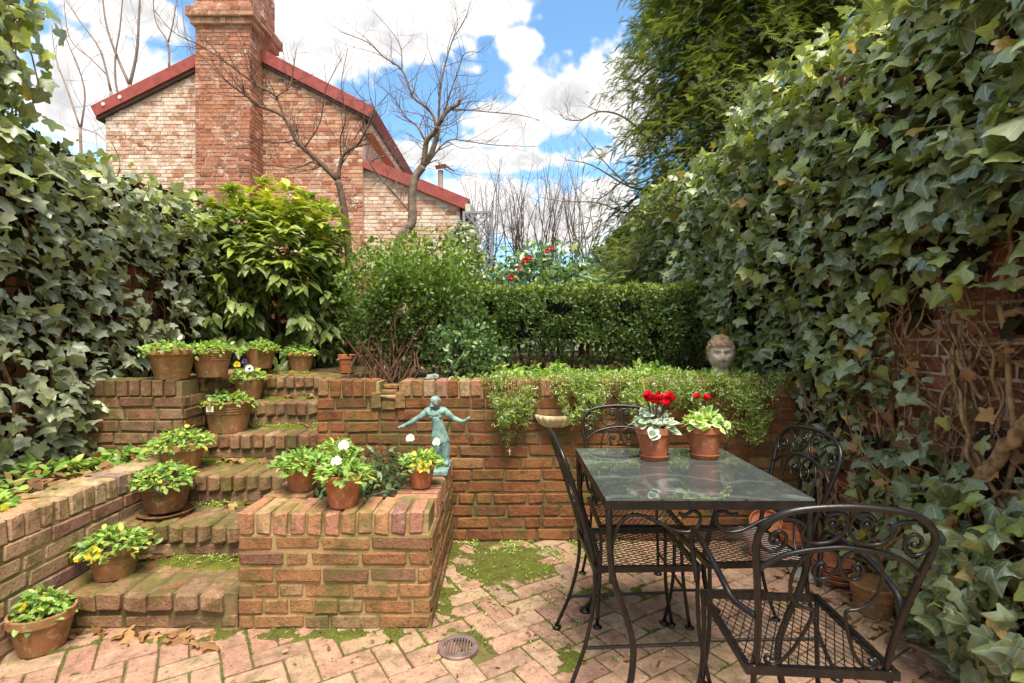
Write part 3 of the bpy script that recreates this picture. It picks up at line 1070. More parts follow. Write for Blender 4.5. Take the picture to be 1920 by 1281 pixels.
# chimney stack, proud of the gable
CY0, cx0, cx1 = 9.01, -5.36, -4.43
ch = thing('chimney', (0, 0, 0))
ch.parent = hs
ch.location = Vector((-4.9, CY0, 0)) - Vector(hs.location)
obj('core', MB().box((cx0, CY0, -.1), (cx1, CY0 + .95, 7.6)), 'mortar_house', ch)
joined = MB()
brick_face(ch, (cx0, CY0), 0, cx1 - cx0, 2.0, 80, .069, 'brick_chimney', 53, budget=[60, hb[1]], box=joined, hp=.2, proud=.012)
brick_face(ch, (cx1, CY0), PI2, .95, 2.0, 80, .069, 'brick_chimney', 54, budget=[10, hb[1]], box=joined, hp=.2, proud=.012)
obj('bricks', joined, 'brick_chimney', ch, kind='stuff')
for (z, h, o_) in ((6.55, .10, .06), (6.66, .16, .11), (6.83, .07, .05)):
    obj('corbel', MB().box((cx0 - o_, CY0 - o_, z), (cx1 + o_, CY0 + .95 + o_, z + h)), 'mortar_house', ch)
    cbk = MB()
    nc = max(1, round(h / .069))
    brick_face(ch, (cx0 - o_, CY0 - o_), 0, cx1 - cx0 + 2 * o_, z, nc, h / nc, 'brick_chimney', int(z * 90), budget=[0], box=cbk, hp=.5, proud=.010)
    brick_face(ch, (cx1 + o_, CY0 - o_), PI2, .95 + 2 * o_, z, nc, h / nc, 'brick_chimney', int(z * 91), budget=[0], box=cbk, hp=.5, proud=.010)
    obj('bricks', cbk, 'brick_chimney', ch, kind='stuff')


def roof_slab(name, parent, p0, p1, thick, y0, y1, mat):
    """sheet following the slope p0->p1 (x, z), y0..y1"""
    (xa, za), (xb, zb) = p0, p1
    L = math.hypot(xb - xa, zb - za)
    nx, nz = -(zb - za) / L * thick, (xb - xa) / L * thick
    q = [(xa, za), (xb, zb), (xb + nx, zb + nz), (xa + nx, za + nz)]
    vs = [(x, y0, z) for x, z in q] + [(x, y1, z) for x, z in q]
    return obj(name, MB().add(vs, [(0, 1, 2, 3), (7, 6, 5, 4), (0, 4, 5, 1), (1, 5, 6, 2), (2, 6, 7, 3), (3, 7, 4, 0)]), mat, parent)


s = (rz - ze) / (rx - hx0)
el = (hx0 - .12, ze - .12 * s)
s2 = (rz - ze) / (hx1 - rx)
er = (hx1 + .14, ze - .14 * s2)
roof = thing('roof', (0, 0, 0))
roof.parent = hs
roof.location = Vector((rx, HY, rz)) - Vector(hs.location)
roof_slab('roof_sheet', roof, (el[0], el[1] - .01), (rx, rz - .01), .20, HY - .10, 18.2, 'red_metal')
roof_slab('roof_sheet', roof, (rx, rz - .01), (er[0], er[1] - .01), .20, HY - .10, 18.2, 'red_metal')
roof_slab('soffit', roof, (el[0], el[1] - .07), (rx, rz - .07), .055, HY - .07, 18.1, 'dark_gap')
roof_slab('soffit', roof, (rx, rz - .07), (er[0], er[1] - .07), .055, HY - .07, 18.1, 'dark_gap')
roof_slab('eave_board', roof, (er[0] - .16, er[1] - .26), (er[0] + .02, er[1] - .24), .16, HY + .05, 18.1, 'brick_house')
for (px, py) in ((193, 195), (224, 182)):
    q = at(px, py, HY - .11)
    obj('anchor_plate', MB().lathe([(.0, -.004), (.035, -.004), (.035, .01), (0, .012)], 12), 'white_paint', roof, (q.x, HY - .102, q.z), (PI2, 0, 0))

# lean-to on the right of the house
lt = thing('lean_to', (-1.7, 9.6, 0), 'low brick lean-to with sloping red roof edge beside the house', 'lean-to')
lx0, lx1, lz0, lz1 = hx1 + .005, -.86, 4.28, 3.56
V = [(lx0, 9.6, -.1), (lx1, 9.6, -.1), (lx1, 9.6, lz1), (lx0, 9.6, lz0)]
V2 = [(x, 12.5, z) for x, y, z in V]
obj('wall', MB().add(V + V2, [(0, 1, 2, 3), (7, 6, 5, 4), (1, 5, 6, 2), (0, 3, 7, 4), (3, 2, 6, 7)]), 'mortar_house', lt)
joined = MB()
brick_face(lt, (lx0, 9.6), 0, lx1 - lx0, 2.0, 40, .070, 'brick_house_white', 55, keep=lambda u, z: z < lz0 + (lz1 - lz0) * u / (lx1 - lx0) - .06, budget=[60, lambda m_, z, r: z > 2.9 and r.random() < .6], box=joined, hp=.2, proud=.012)
obj('bricks', joined, 'brick_house_white', lt, kind='stuff')
roof_slab('roof_edge', lt, (lx0, lz0 - .02), (lx1 + .10, lz1 - .06), .20, 9.5, 12.6, 'red_metal')
obj('gutter_end', MB().box((lx1 + .11, 9.48, lz1 - .16), (lx1 + .20, 12.5, lz1 + .03)), 'white_paint', lt)
vent = thing('roof_vent', (-1.35, 11.0, 3.5), 'pale hooded vent pipe rising behind the lean-to roof', 'vent')
obj('pipe', MB().tube([(-1.39, 11, 3.2), (-1.39, 11, 4.66)], .055, 10), 'cap', vent)
obj('hood', MB().add([(-1.50, 10.86, 4.72), (-1.28, 10.86, 4.76), (-1.28, 11.14, 4.76), (-1.50, 11.14, 4.72), (-1.05, 11, 4.60), (-1.39, 11, 4.82)], [(0, 1, 5), (1, 2, 5), (2, 3, 5), (3, 0, 5), (0, 3, 2, 1), (1, 4, 2)]), 'cap', vent)

# lattice trellis beside the lean-to
tp = thing('lattice_trellis', (-.46, 9.25, TERR), 'grey wooden lattice trellis panel beside the lean-to, half covered in ivy', 'trellis')
tx0, tx1, tz0, tz1, ty = -.78, -.235, 1.6, 3.40, 9.25
for (lo, hi) in (((tx0, ty - .02, tz0 - .7), (tx0 + .045, ty + .02, tz1)), ((tx1 - .045, ty - .02, tz0 - .7), (tx1, ty + .02, tz1)), ((tx0 + .045, ty - .018, tz1 - .04), (tx1 - .045, ty + .018, tz1 - .002))):
    obj('frame', MB().box(lo, hi), 'trellis', tp)
for d_ in (-1, 1):
    c0 = -2.0
    while c0 < 2.0:
        # line x = tx0 + t, z = tz1 + d_*t + c0 , clipped to the panel
        pts = []
        for i in range(61):
            t = (tx1 - tx0) * i / 60
            z = (tz1 + tz0) / 2 + c0 + d_ * (t - (tx1 - tx0) / 2)
            if tz0 < z < tz1 - .03:
                pts.append((tx0 + t, z))
        if len(pts) > 4:
            (xa, za), (xb, zb) = pts[0], pts[-1]
            hw = .016
            yy = ty - .008 if d_ < 0 else ty + .004
            obj('slat', MB().add([(xa, yy, za - hw), (xb, yy, zb - hw), (xb, yy, zb + hw), (xa, yy, za + hw), (xa, yy + .008, za - hw), (xb, yy + .008, zb - hw), (xb, yy + .008, zb + hw), (xa, yy + .008, za + hw)],
                                 [(0, 1, 2, 3), (7, 6, 5, 4), (3, 2, 6, 7), (1, 0, 4, 5)]), 'trellis', tp)
        c0 += .125
# ------------------------------------------------------------------ garden furniture
# chair back drawn as a left half in (u from centre, v above seat), mirrored
BACK_H = .445


def up_(x, y):
    return ((x - 768) * .000333, (1250 - y) * .00041)


def lo_(x, y):
    v = (1250 - y) * .00041
    return ((x - 718) * .00035 * (.80 + .45 * v), v)


UPPER = [up_(*q) for q in [(655, 272), (680, 280), (688, 258), (668, 238), (636, 242), (616, 270), (622, 225), (668, 202), (725, 212), (760, 258), (745, 325), (690, 378), (600, 398), (525, 388), (480, 350), (474, 318), (486, 290), (450, 262),
                           (360, 242), (260, 252), (205, 310), (192, 385), (228, 440), (300, 458), (362, 420), (372, 362), (330, 326), (282, 340), (266, 382), (290, 408), (312, 392)]]
LOWER = [lo_(*q) for q in [(592, 560), (615, 566), (618, 542), (590, 526), (556, 548), (545, 592), (580, 630), (650, 624), (700, 575), (712, 510), (675, 460), (600, 440), (510, 460), (435, 530), (398, 620), (398, 720), (440, 795), (510, 835), (592, 852),
                           (580, 920), (532, 1030), (455, 1150), (370, 1228), (300, 1254), (245, 1236), (240, 1195), (275, 1182), (298, 1200)]]


def chair(name, loc, rotz, label, arms=False):
    t = thing(name, (loc[0], loc[1], 0), label, 'chair', 'black wrought iron patio chairs', rotz)
    S, hw, hd = .43, .185, .195      # seat height, half width, half depth
    flare = lambda v: .165 + .09 * v

    def bp(u, v, off=0.0):           # point of the backrest plane
        return Vector((u, -hd + .012 - .26 * v - .12 * v * v + off, S + v))
    # posts and arch
    prof = [(.156, -.01), (.164, .12), (.184, .26), (.196, .335), (.189, .385), (.155, .420), (.10, .438), (0, .446)]
    left = [bp(-u, v) for u, v in prof]
    right = [bp(u, v) for u, v in reversed(prof[:-1])]
    P = smoothpath(left + right, 6)
    obj('back_frame', MB().tube(P, .0085, 10), 'iron', t, local=True, smooth=True)
    cb = smoothpath([bp(-.185, .272), bp(-.12, .318), bp(0, .340), bp(.12, .318), bp(.185, .272)], 6)
    obj('crossbar', MB().tube(cb, .0065, 8), 'iron', t, local=True, smooth=True)
    for s in (-1, 1):
        for nm, pts, rr in (('upper_scroll', UPPER, .0045), ('lower_scroll', LOWER, .0045)):
            q = smoothpath([bp(s * -abs(u) if u < 0 else s * -u, v) for u, v in pts], 4)
            b = MB().tube(q, rr, 7)
            for e in (q[0], q[-1]):
                b.lathe([(.0, -.0085), (.006, -.006), (.0085, 0), (.006, .006), (0, .0085)], 8, e)
            obj(nm, b, 'iron', t, local=True, smooth=True)
    # seat: angle-iron frame with expanded metal
    fb = MB()
    a = .014
    fb.box((-hw, -hd, S - .022), (hw, -hd + a, S)).box((-hw, hd - a, S - .022), (hw, hd, S))
    fb.box((-hw, -hd + a, S - .0215), (-hw + a, hd - a, S - .0005)).box((hw - a, -hd + a, S - .0215), (hw, hd - a, S - .0005))
    obj('seat_frame', fb, 'iron', t, local=True)
    sm = MB()
    kx, ky = .0115, .022             # half diagonals of the diamonds
    X0, X1, Y0, Y1 = -hw + .01, hw - .01, -hd + .01, hd - .01
    sl = ky / kx
    wth = .0015
    for d_ in (-1, 1):
        c = -1.0
        z = S - .007 + (.0012 if d_ > 0 else 0)
        while c < 1.0:
            xs = [X0, X1]
            lo_x, hi_x = X0, X1
            # y = c + d_*sl*x inside Y0..Y1
            xa, xb = sorted(((Y0 - c) / (d_ * sl), (Y1 - c) / (d_ * sl)))
            lo_x, hi_x = max(X0, xa), min(X1, xb)
            if hi_x - lo_x > .01:
                p0 = Vector((lo_x, c + d_ * sl * lo_x, z))
                p1 = Vector((hi_x, c + d_ * sl * hi_x, z))
                sm.tube([p0, p1], wth, 4, False)
            c += 2 * ky
    obj('seat_mesh', sm, 'iron', t, local=True)
    # legs
    for s in (-1, 1):
        fl = [(s * (hw - .008), hd - .01, S - .02), (s * (hw - .010), hd - .012, .30), (s * (hw - .002), hd - .004, .16), (s * (hw + .012), hd + .025, .012)]
        bl = [(s * (hw - .022), -hd + .008, S), (s * (hw - .018), -hd + .004, .30), (s * (hw - .004), -hd - .03, .15), (s * (hw + .012), -hd - .085, .012)]
        if arms:
            zt = S + .20
            ap = smoothpath([bp(s * .172, .14), Vector((s * .205, -hd + .03, S + .150)), Vector((s * .215, -hd + .08, zt - .025)), Vector((s * .218, 0, zt)), Vector((s * .212, hd - .03, zt + .005)), Vector((s * .208, hd + .012, zt - .02)), Vector((s * .204, hd + .02, zt - .07)), Vector((s * .192, hd + .006, S + .02))], 6)
            obj('armrest', MB().tube(ap, .0088, 9), 'iron', t, local=True, smooth=True)
        for L in (fl, bl):
            lg = obj('leg', MB().tube(smoothpath(L, 5), .0075, 9), 'iron', t, local=True, smooth=True)
            e = L[-1]
            obj('foot', MB().lathe([(0, 0), (.019, 0), (.021, .004), (.012, .010), (0, .012)], 14, (e[0], e[1], 0.001)), 'iron', lg, local=True, smooth=True)
        obj('stretcher', MB().tube([(s * (hw - .004), -hd - .034, .14), (s * (hw - .001), hd - .003, .15)], .006, 7), 'iron', t, local=True)
    return t


chair('garden_chair', (.50, 2.055), -PI2 + .03, 'black iron chair seen edge-on at the left side of the table')
chair('garden_chair', (.59, 2.46), math.pi - .02, 'black iron chair tucked behind the table against the retaining wall')
chair('garden_chair', (.915, 2.09), PI2 + .05, 'black iron chair at the right side of the table by the ivy')
chair('garden_chair', (.80, 1.495), -.07, 'black iron armchair in the foreground with its scrolled back turned to us', True)

# table
TX0, TX1, TY0, TY1, TZ = .315, .985, 1.665, 2.395, .73
tb = thing('garden_table', ((TX0 + TX1) / 2, (TY0 + TY1) / 2, 0), 'square black iron patio table with a dusty glass top', 'table')
fr = MB()
a = .014
fr.box((TX0, TY0, TZ - .028), (TX1, TY0 + a, TZ - .001)).box((TX0, TY1 - a, TZ - .028), (TX1, TY1, TZ - .001))
fr.box((TX0, TY0 + a, TZ - .0275), (TX0 + a, TY1 - a, TZ - .0015)).box((TX1 - a, TY0 + a, TZ - .0275), (TX1, TY1 - a, TZ - .0015))
obj('frame', fr, 'iron', tb)
obj('glass_top', MB().box((TX0 + .002, TY0 + .002, TZ), (TX1 - .002, TY1 - .002, TZ + .006)), 'glass', tb)
mx, my = (TX0 + TX1) / 2, (TY0 + TY1) / 2
for sx in (-1, 1):
    for sy in (-1, 1):
        cx, cy = (TX0 if sx < 0 else TX1) - sx * .012, (TY0 if sy < 0 else TY1) - sy * .012
        pr = [(0, TZ - .02), (.004, .58), (.018, .47), (.062, .34), (.085, .25), (.082, .16), (.058, .06), (.03, .012)]
        P = smoothpath([(cx - sx * o_, cy - sy * o_ * .35, z) for o_, z in pr], 5)
        lg = obj('leg', MB().tube(P, .0110, 10), 'iron', tb, smooth=True)
        obj('foot', MB().lathe([(0, 0), (.026, 0), (.028, .005), (.014, .012), (0, .014)], 14, (P[-1].x, P[-1].y, .001)), 'iron', lg, smooth=True)
# scrolled aprons on the four sides: two mirrored S bars
AP = [(.020, .46), (.022, .56), (.045, .645), (.095, .680), (.160, .662), (.225, .630), (.275, .625), (.305, .648), (.308, .680), (.285, .692), (.262, .680), (.240, .684)]
for side in range(4):
    for s in (-1, 1):
        q = []
        for u, z in AP:
            if side < 2:
                yy = TY0 + .02 if side == 0 else TY1 - .02
                q.append(((TX0 + u) if s < 0 else (TX1 - u), yy, z))
            else:
                xx = TX0 + .02 if side == 2 else TX1 - .02
                q.append((xx, (TY0 + u * 1.09) if s < 0 else (TY1 - u * 1.09), z))
        obj('apron_scroll', MB().tube(smoothpath(q, 5), .006, 8), 'iron', tb, smooth=True)


# ------------------------------------------------------------------ pots
def pot_profile(r, h, style):
    rb = r * .66
    if style == 'rim':
        return [(0, .0), (rb, 0), (rb + .002, .004), (r * .915, h * .76), (r * .93, h * .765), (r * .985, h * .77), (r, h * .79), (r, h * .985), (r * .985, h), (r * .91, h), (r * .90, h * .97), (r * .86, h * .80), (0, h * .80)]
    if style == 'band':
        pts = [(0, 0), (r * .72, 0), (r * .725, .004)]
        for t, o_ in ((.60, 0), (.61, .004), (.64, .004), (.65, 0), (.68, 0), (.69, .004), (.72, .004), (.73, 0), (.76, 0), (.77, .003), (.79, .003), (.80, 0)):
            pts.append((r * (.72 + .235 * t) + o_, h * t))
        return pts + [(r * .955, h * .92), (r * .99, h * .925), (r * 1.0, h * .955), (r * .99, h), (r * .92, h), (r * .90, h * .86), (0, h * .86)]
    return [(0, 0), (r * .70, 0), (r * .705, .004), (r * .95, h * .92), (r * .985, h * .93), (r, h * .96), (r * .98, h), (r * .91, h), (r * .88, h * .84), (0, h * .84)]


def pot_mesh(r, h, style):
    m_ = MB()
    m_.lathe(pot_profile(r, h, style), 36)
    return m_


def saucer(parent, r, c, mat='terra_new', name='saucer'):
    return obj(name, MB().lathe([(0, .0), (r * .84, 0), (r, .018), (r * .985, .021), (r * .95, .019), (r * .82, .006), (0, .006)], 32), mat, parent, c, smooth=False)


def flower_mesh(kind):
    tpl = PETAL
    if kind == 'pansy':
        pos, tip, nr, sz = [], [], [], []
        for a_, s_ in ((90, .55), (25, .5), (155, .5), (-35, .55), (-145, .55)):
            t_ = math.radians(a_)
            pos.append((0, 0, .002 * a_ / 90))
            tip.append((math.cos(t_), math.sin(t_), .12))
            nr.append((0, 0, 1))
            sz.append(s_)
        return scatter('flower', tpl, pos, tip, nr, sz, np.zeros(5))
    pos, tip, nr, sz = [], [], [], []
    for k in range(6):
        t_ = math.radians(60 * k + 10)
        pos.append((0, 0, 0))
        tip.append((math.cos(t_) * .45, math.sin(t_) * .45, 1))
        nr.append((math.cos(t_), math.sin(t_), -.3))
        sz.append(.9)
    return scatter('flower', tpl, pos, tip, nr, sz, np.zeros(6))


FLOW = {}


def flower(parent, kind, mat, c, size, face=(0, -.8, .6), name='flower'):
    key = (kind, mat)
    if key not in FLOW:
        FLOW[key] = flower_mesh(kind)
        FLOW[key].materials.append(M[mat])
    o = obj(name, FLOW[key], mat, parent, c)
    q = Vector(face).normalized().to_track_quat('Z', 'Y')
    o.rotation_euler = q.to_euler()
    o.scale = (size,) * 3
    return o


def foliage_dome(n, c, rx, ry, h, size, tpl=OVAL, top=.8, droop=.25, low=0.0):
    """positions and frames of leaves over a low dome"""
    a_ = rng.uniform(0, 2 * math.pi, n)
    rr = np.sqrt(rng.random(n)) * rng.uniform(.8, 1.12, n)
    x, y = rr * np.cos(a_), rr * np.sin(a_)
    z = h * np.clip(1 - rr ** 2, -.25, 1) * rng.uniform(.35, 1.1, n) + low + rng.normal(0, .008, n)
    pos = np.stack([c[0] + x * rx, c[1] + y * ry, c[2] + z], 1)
    out = np.stack([np.cos(a_), np.sin(a_), np.zeros(n)], 1)
    tip = out * rng.uniform(.3, 1.0, (n, 1)) + unit(n) * .6 + np.array([0, 0, 1]) * (.35 - droop * rr)[:, None]
    nr = np.array([0, 0, 1.0]) + out * .3 + unit(n) * .45
    sz = size * rng.uniform(.6, 1.15, n)
    return pos, tip, nr, sz


def potted(name, base, r, h, style, mat, label, cat='potted plant', plant='pansy', n=150, ph=.07, size=.036, flowers=(), group='potted pansies on the steps and walls', sauc=None, yellow=.03, tilt=0.0, spill=1.2):
    t = thing(name, base, label, cat, group)
    b = Vector(base)
    up = .022 if sauc else 0.0
    if sauc:
        saucer(t, sauc, b, mat)
    po = obj('pot', pot_mesh(r, h, style), mat, t, b + Vector((0, 0, up)))
    if tilt:
        po.rotation_euler = (0, tilt, 0)
    obj('soil', MB().lathe([(0, .012), (r * .5, .008), (r * .885, 0)], 20, (0, 0, h * .86 + up)), 'soil', t, b)
    n = int(n * 1.35)
    ph *= .85
    pos, tip, nr, sz = foliage_dome(n, b + Vector((0, 0, h * .9 + up)), r * spill, r * spill, ph, size)
    rn = np.clip(rng.random(n) * .96, 0, 1)
    rn[rng.random(n) < yellow] = .99
    obj('foliage', scatter('foliage', OVAL, pos, tip, nr, sz, rn), plant, t, kind='stuff')
    for (dx, dy, dz, mt, s_) in flowers:
        c = b + Vector((dx, dy, h + up + dz))
        stm = obj('flower_stem', MB().tube([c - Vector((dx * .4, dy * .4, dz + .02)), c + Vector((0, .006, -.004))], .0018, 5), 'stem_green', t)
        flower(stm, 'pansy', mt, c, s_, (random.uniform(-.4, .4), -.8, random.uniform(.2, .8)))
    return t


G1 = at(322, 711, 3.27)
potted('potted_pansy', (G1.x, 3.275, .976), .138, .195, 'rim', 'terra', 'wide rimmed clay pot of leafy pansies at the left end of the terrace wall', n=230, ph=.06, flowers=[(.09, -.06, .06, 'p_white', .035)])
potted('potted_pansy', (-1.94, 3.44, .976), .125, .18, 'band', 'terra', 'banded clay pot of leafy pansies just right of the big rimmed pot', n=220, ph=.07, spill=1.25)
potted('potted_pansy', (-1.98, 4.20, .978), .118, .165, 'plain', 'terra', 'plain clay pot with a yellow bloom at the top of the steps', n=200, ph=.07, flowers=[(-.14, -.05, -.03, 'p_yellow', .045)])
potted('potted_pansy', (-1.74, 4.42, .935), .112, .165, 'rim', 'terra', 'small rimmed clay pot beside the shrub at the top of the steps', n=180, ph=.08)
potted('potted_pansy', (-1.90, 3.84, .775), .118, .165, 'plain', 'terra', 'clay pot with purple, white and blue pansies on the fifth step', n=170, ph=.09, flowers=[(.04, -.06, .06, 'p_violet', .055), (-.07, -.02, .09, 'p_yellow', .045), (-.04, .03, .11, 'p_purple', .04)])
potted('potted_pansy', (-1.83, 3.44, .62), .152, .20, 'band', 'terra', 'large banded clay pot with a paper tag on the fourth step', n=240, ph=.07, spill=1.05)
potted('potted_pansy', (-1.90, 3.06, .465), .128, .16, 'rim', 'terra', 'rimmed clay pot with yellowing leaves on the third step', n=240, ph=.10, spill=1.3, yellow=.08)
potted('potted_pansy', (-1.80, 2.76, .312), .130, .165, 'rim', 'terra_dark', 'dark mossy clay pot on a saucer on the second step', n=230, ph=.10, sauc=.135, spill=1.15)
potted('potted_pansy', (-1.80, 2.40, .157), .108, .14, 'band', 'terra', 'banded clay pot with two yellow blooms on the lowest step', n=230, ph=.09, spill=1.35, flowers=[(-.01, -.11, .0, 'p_yellow', .06), (-.07, -.11, -.02, 'p_yellow', .045)])
potted('potted_pansy', (-1.865, 2.10, .001), .112, .155, 'rim', 'terra', 'big clay pot standing on the paving below the lowest step', n=150, ph=.10, spill=.85, flowers=[(-.03, -.05, .03, 'p_yellow', .035)])
potted('potted_pansy', (-1.0, 2.55, .5), .083, .125, 'rim', 'terra_new', 'small clay pot of pale green pansies on the left coping of the planter', n=200, ph=.08, spill=1.5, size=.042, flowers=[(-.01, -.09, -.01, 'p_yellow', .032)])
potted('potted_pansy', (-.93, 2.82, .5), .078, .11, 'rim', 'terra_new', 'clay pot half hidden behind the pansies on the planter\'s left coping', n=170, ph=.10, spill=1.5, size=.042)
potted('potted_pansy', (-.725, 2.32, .5), .086, .145, 'rim', 'terra_new', 'clay pot with two white pansies on the planter\'s front coping', n=190, ph=.07, spill=1.35, flowers=[(-.005, .02, .115, 'p_white', .046), (-.02, -.03, .055, 'p_white', .045)])
potted('potted_pansy', (-.425, 2.60, .5), .070, .118, 'rim', 'terra_new', 'clay pot with white blooms in front of the bronze figure', n=170, ph=.08, spill=1.4, flowers=[(-.06, .03, .115, 'p_white', .042), (.075, .02, .10, 'p_white', .042), (.02, -.08, .0, 'p_yellow', .05)], yellow=.12)
tag = thing('plant_tag', (-1.86, 3.28, .78), 'white paper tag hanging on the large banded pot', 'tag')
obj('card', MB().box((-1.885, 3.279, .765), (-1.84, 3.281, .80)), 'tag', tag)
obj('string', MB().tube([(-1.862, 3.28, .80), (-1.868, 3.278, .835), (-1.85, 3.29, .85)], .0015, 4), 'tag', tag)


# cyclamens on the table
def cyclamen(base, label, mat, nfl, fc, spread, hgt):
    t = thing('potted_cyclamen', base, label, 'potted plant', 'cyclamens on the table')
    b = Vector(base)
    saucer(t, .064, b, 'terra_new')
    obj('pot', pot_mesh(.077, .130, 'rim'), 'terra_new', t, b + Vector((0, 0, .0075)))
    obj('soil', MB().lathe([(0, .004), (.07, 0)], 16, (0, 0, .125)), 'soil', t, b)
    n = 110
    pos, tip, nr, sz = foliage_dome(n, b + Vector((0, 0, .135)), .080, .080, .055, .044)
    obj('foliage', scatter('foliage', HEART, pos, tip, nr, sz, rng.random(n)), mat, t, kind='stuff')
    for k in range(nfl):
        a_ = random.uniform(0, 6.28)
        rr = spread * math.sqrt(random.random())
        c = b + Vector((fc[0] + rr * math.cos(a_), fc[1] + rr * math.sin(a_), fc[2] + random.uniform(-.4, .5) * hgt))
        stm = obj('flower_stem', MB().tube(smoothpath([b + Vector((.01 * math.cos(a_), .01 * math.sin(a_), .14)), (b + Vector((0, 0, .14))) * .4 + c * .6, c], 3), .0012, 5), 'stem', t)
        flower(stm, 'cyc', 'p_red', c, random.uniform(.022, .031), (random.uniform(-.5, .5), random.uniform(-.6, .2), 1))
    return t


cyclamen((.62, 2.2, .737), 'terracotta pot of silver-leaved cyclamen with many red blooms on the table', 'cyclamen', 30, (.015, 0, .240), .060, .040)
cyclamen((.838, 2.22, .737), 'terracotta pot of green-leaved cyclamen with only two red blooms on the table', 'cyclamen_green', 2, (-.01, 0, .245), .03, .01)

# spare pots by the right wall
sl = obj('slate_slab', MB().box((-.14, -.11, 0), (.14, .11, .022)), 'slate', None, (1.62, 2.72, .003), (0, 0, -.3), label='grey slate slab lying on the paving under the stacked saucers', cat='slab')
for k in range(6):
    s_ = saucer(None, .098 - .002 * (k % 2), (1.66 + random.uniform(-.006, .006), 2.64 + random.uniform(-.006, .006), .027 + .0135 * k), 'terra_new')
    setp(s_, ['bottom', 'second lowest', 'third lowest', 'third highest', 'second highest', 'topmost'][k] + ' clay saucer of the stack on the slate slab', 'saucer', 'stacked clay saucers')
def empty_pot(loc, r, h, style, mat, label, rot=None):
    t = thing('clay_pot', loc, label, 'pot', 'spare clay pots by the ivy wall')
    o = obj('pot', pot_mesh(r, h, style), mat, t, loc)
    if rot:
        o.rotation_euler = rot
    obj('soil', MB().lathe([(0, 0), (r * .86, 0)], 20, (0, 0, h * .5)), 'black', o, local=True)  # black disc painted as the dark inside the empty pot
    return t


empty_pot((1.66, 2.365, .002), .098, .135, 'band', 'terra', 'empty brown banded clay pot nearest the foreground by the ivy')
empty_pot((1.565, 2.84, .002), .080, .20, 'rim', 'terra_new', 'tall orange clay pot standing behind the armchair')
empty_pot((1.44, 2.97, .002), .085, .13, 'rim', 'terra_new', 'orange clay pot at the corner of the retaining wall')
empty_pot((1.47, 2.955, .135), .085, .10, 'rim', 'terra_new', 'tipped orange clay pot resting on another pot in the corner', (.5, -.35, 0))
empty_pot((1.645, 3.02, .002), .08, .14, 'rim', 'terra', 'dull clay pot half hidden in the far corner behind the others')

empty_pot((-1.30, 4.25, .935), .07, .15, 'rim', 'terra_new', 'orange clay pot half hidden behind the box bush on the terrace')

# ------------------------------------------------------------------ ornaments and small things
# drain cover
dr = thing('drain_cover', (-.195, 2.10, 0), 'round slotted iron drain cover set in the paving', 'drain')
obj('hole', MB().lathe([(0, -.03), (.07, -.03)], 32), 'black', dr, (-.195, 2.10, .014))  # black disc painted as the dark below the bars
obj('rim', MB().lathe([(.058, -.006), (.058, .004), (.064, .006), (.078, .006), (.082, .002), (.082, -.01)], 40), 'drain', dr, (-.195, 2.10, .004))
for i in range(9):
    xx = -.048 + .012 * i
    yy = math.sqrt(max(.0001, .0605 ** 2 - xx ** 2))
    obj('bar', MB().box((xx - .0032, -yy, -.004), (xx + .0032, yy, .003)), 'drain', dr, (-.195, 2.10, .004))


# bronze figure
def skin_body(name, joints, edges, parent, mat, sub=2, grow=1.3):
    me = bpy.data.meshes.new(name)
    me.from_pydata([j[0] for j in joints], edges, [])
    me.materials.append(M[mat])
    o = bpy.data.objects.new(name, me)
    col.objects.link(o)
    mo = o.modifiers.new('skin', 'SKIN')
    mo.use_smooth_shade = True
    for v, j in zip(me.skin_vertices[0].data, joints):
        r_ = j[1]
        v.radius = (r_ * grow, r_ * grow) if not isinstance(r_, tuple) else (r_[0] * grow, r_[1] * grow)
    me.skin_vertices[0].data[0].use_root = True
    s_ = o.modifiers.new('sub', 'SUBSURF')
    s_.levels = s_.render_levels = sub
    o.parent = parent
    return o


fg = thing('bronze_figure', (-.385, 2.92, PT), 'small verdigris bronze of a bathing woman with outstretched arms on the planter corner', 'statue')
obj('base', MB().box((-.472, 2.79, .502), (-.318, 3.05, .520)), 'bronze', fg)
K = .65e-3


def fj(x, y, dy=0.0):                # zoom pixel of the figure -> local point
    return ((x - 1500) * K, dy, (720 - y) * K * 1.0 + .0)


J = [(fj(1522, 455), (.044, .030)),          # 0 pelvis
     (fj(1505, 372), (.031, .024)),          # 1 waist
     (fj(1488, 290, -.006), (.040, .030)),   # 2 chest
     (fj(1486, 248), (.034, .022)),          # 3 collar
     (fj(1486, 222, -.008), .013),           # 4 neck
     (fj(1484, 198, -.018), .021),           # 5 head low
     (fj(1482, 152, -.008), .029),           # 6 head top
     (fj(1408, 252), .017),                  # 7 shoulder L
     (fj(1345, 306, -.006), .0135),          # 8
     (fj(1255, 355, -.012), .010),           # 9
     (fj(1205, 380, -.014), .007),           # 10 wrist
     (fj(1560, 250), .017),                  # 11 shoulder R
     (fj(1625, 308, -.004), .0135),          # 12 elbow
     (fj(1712, 342, -.012), .010),           # 13
     (fj(1738, 335, -.014), .007),           # 14 wrist
     (fj(1494, 520), .030),                  # 15 thigh L
     (fj(1512, 610), .021),                  # 16 knee L
     (fj(1518, 680), .015),                  # 17 ankle
     (fj(1552, 520), .031),                  # 18 thigh R
     (fj(1568, 610, -.006), .022),           # 19 knee R
     (fj(1572, 680), .015)]
ED = [(0, 1), (1, 2), (2, 3), (3, 4), (4, 5), (5, 6), (3, 7), (7, 8), (8, 9), (9, 10), (3, 11), (11, 12), (12, 13), (13, 14), (0, 15), (15, 16), (16, 17), (0, 18), (18, 19), (19, 20)]
# hands: palm and fingers, feet
def addj(p, r, frm):
    J.append((tuple(p), r))
    ED.append((frm, len(J) - 1))
    return len(J) - 1


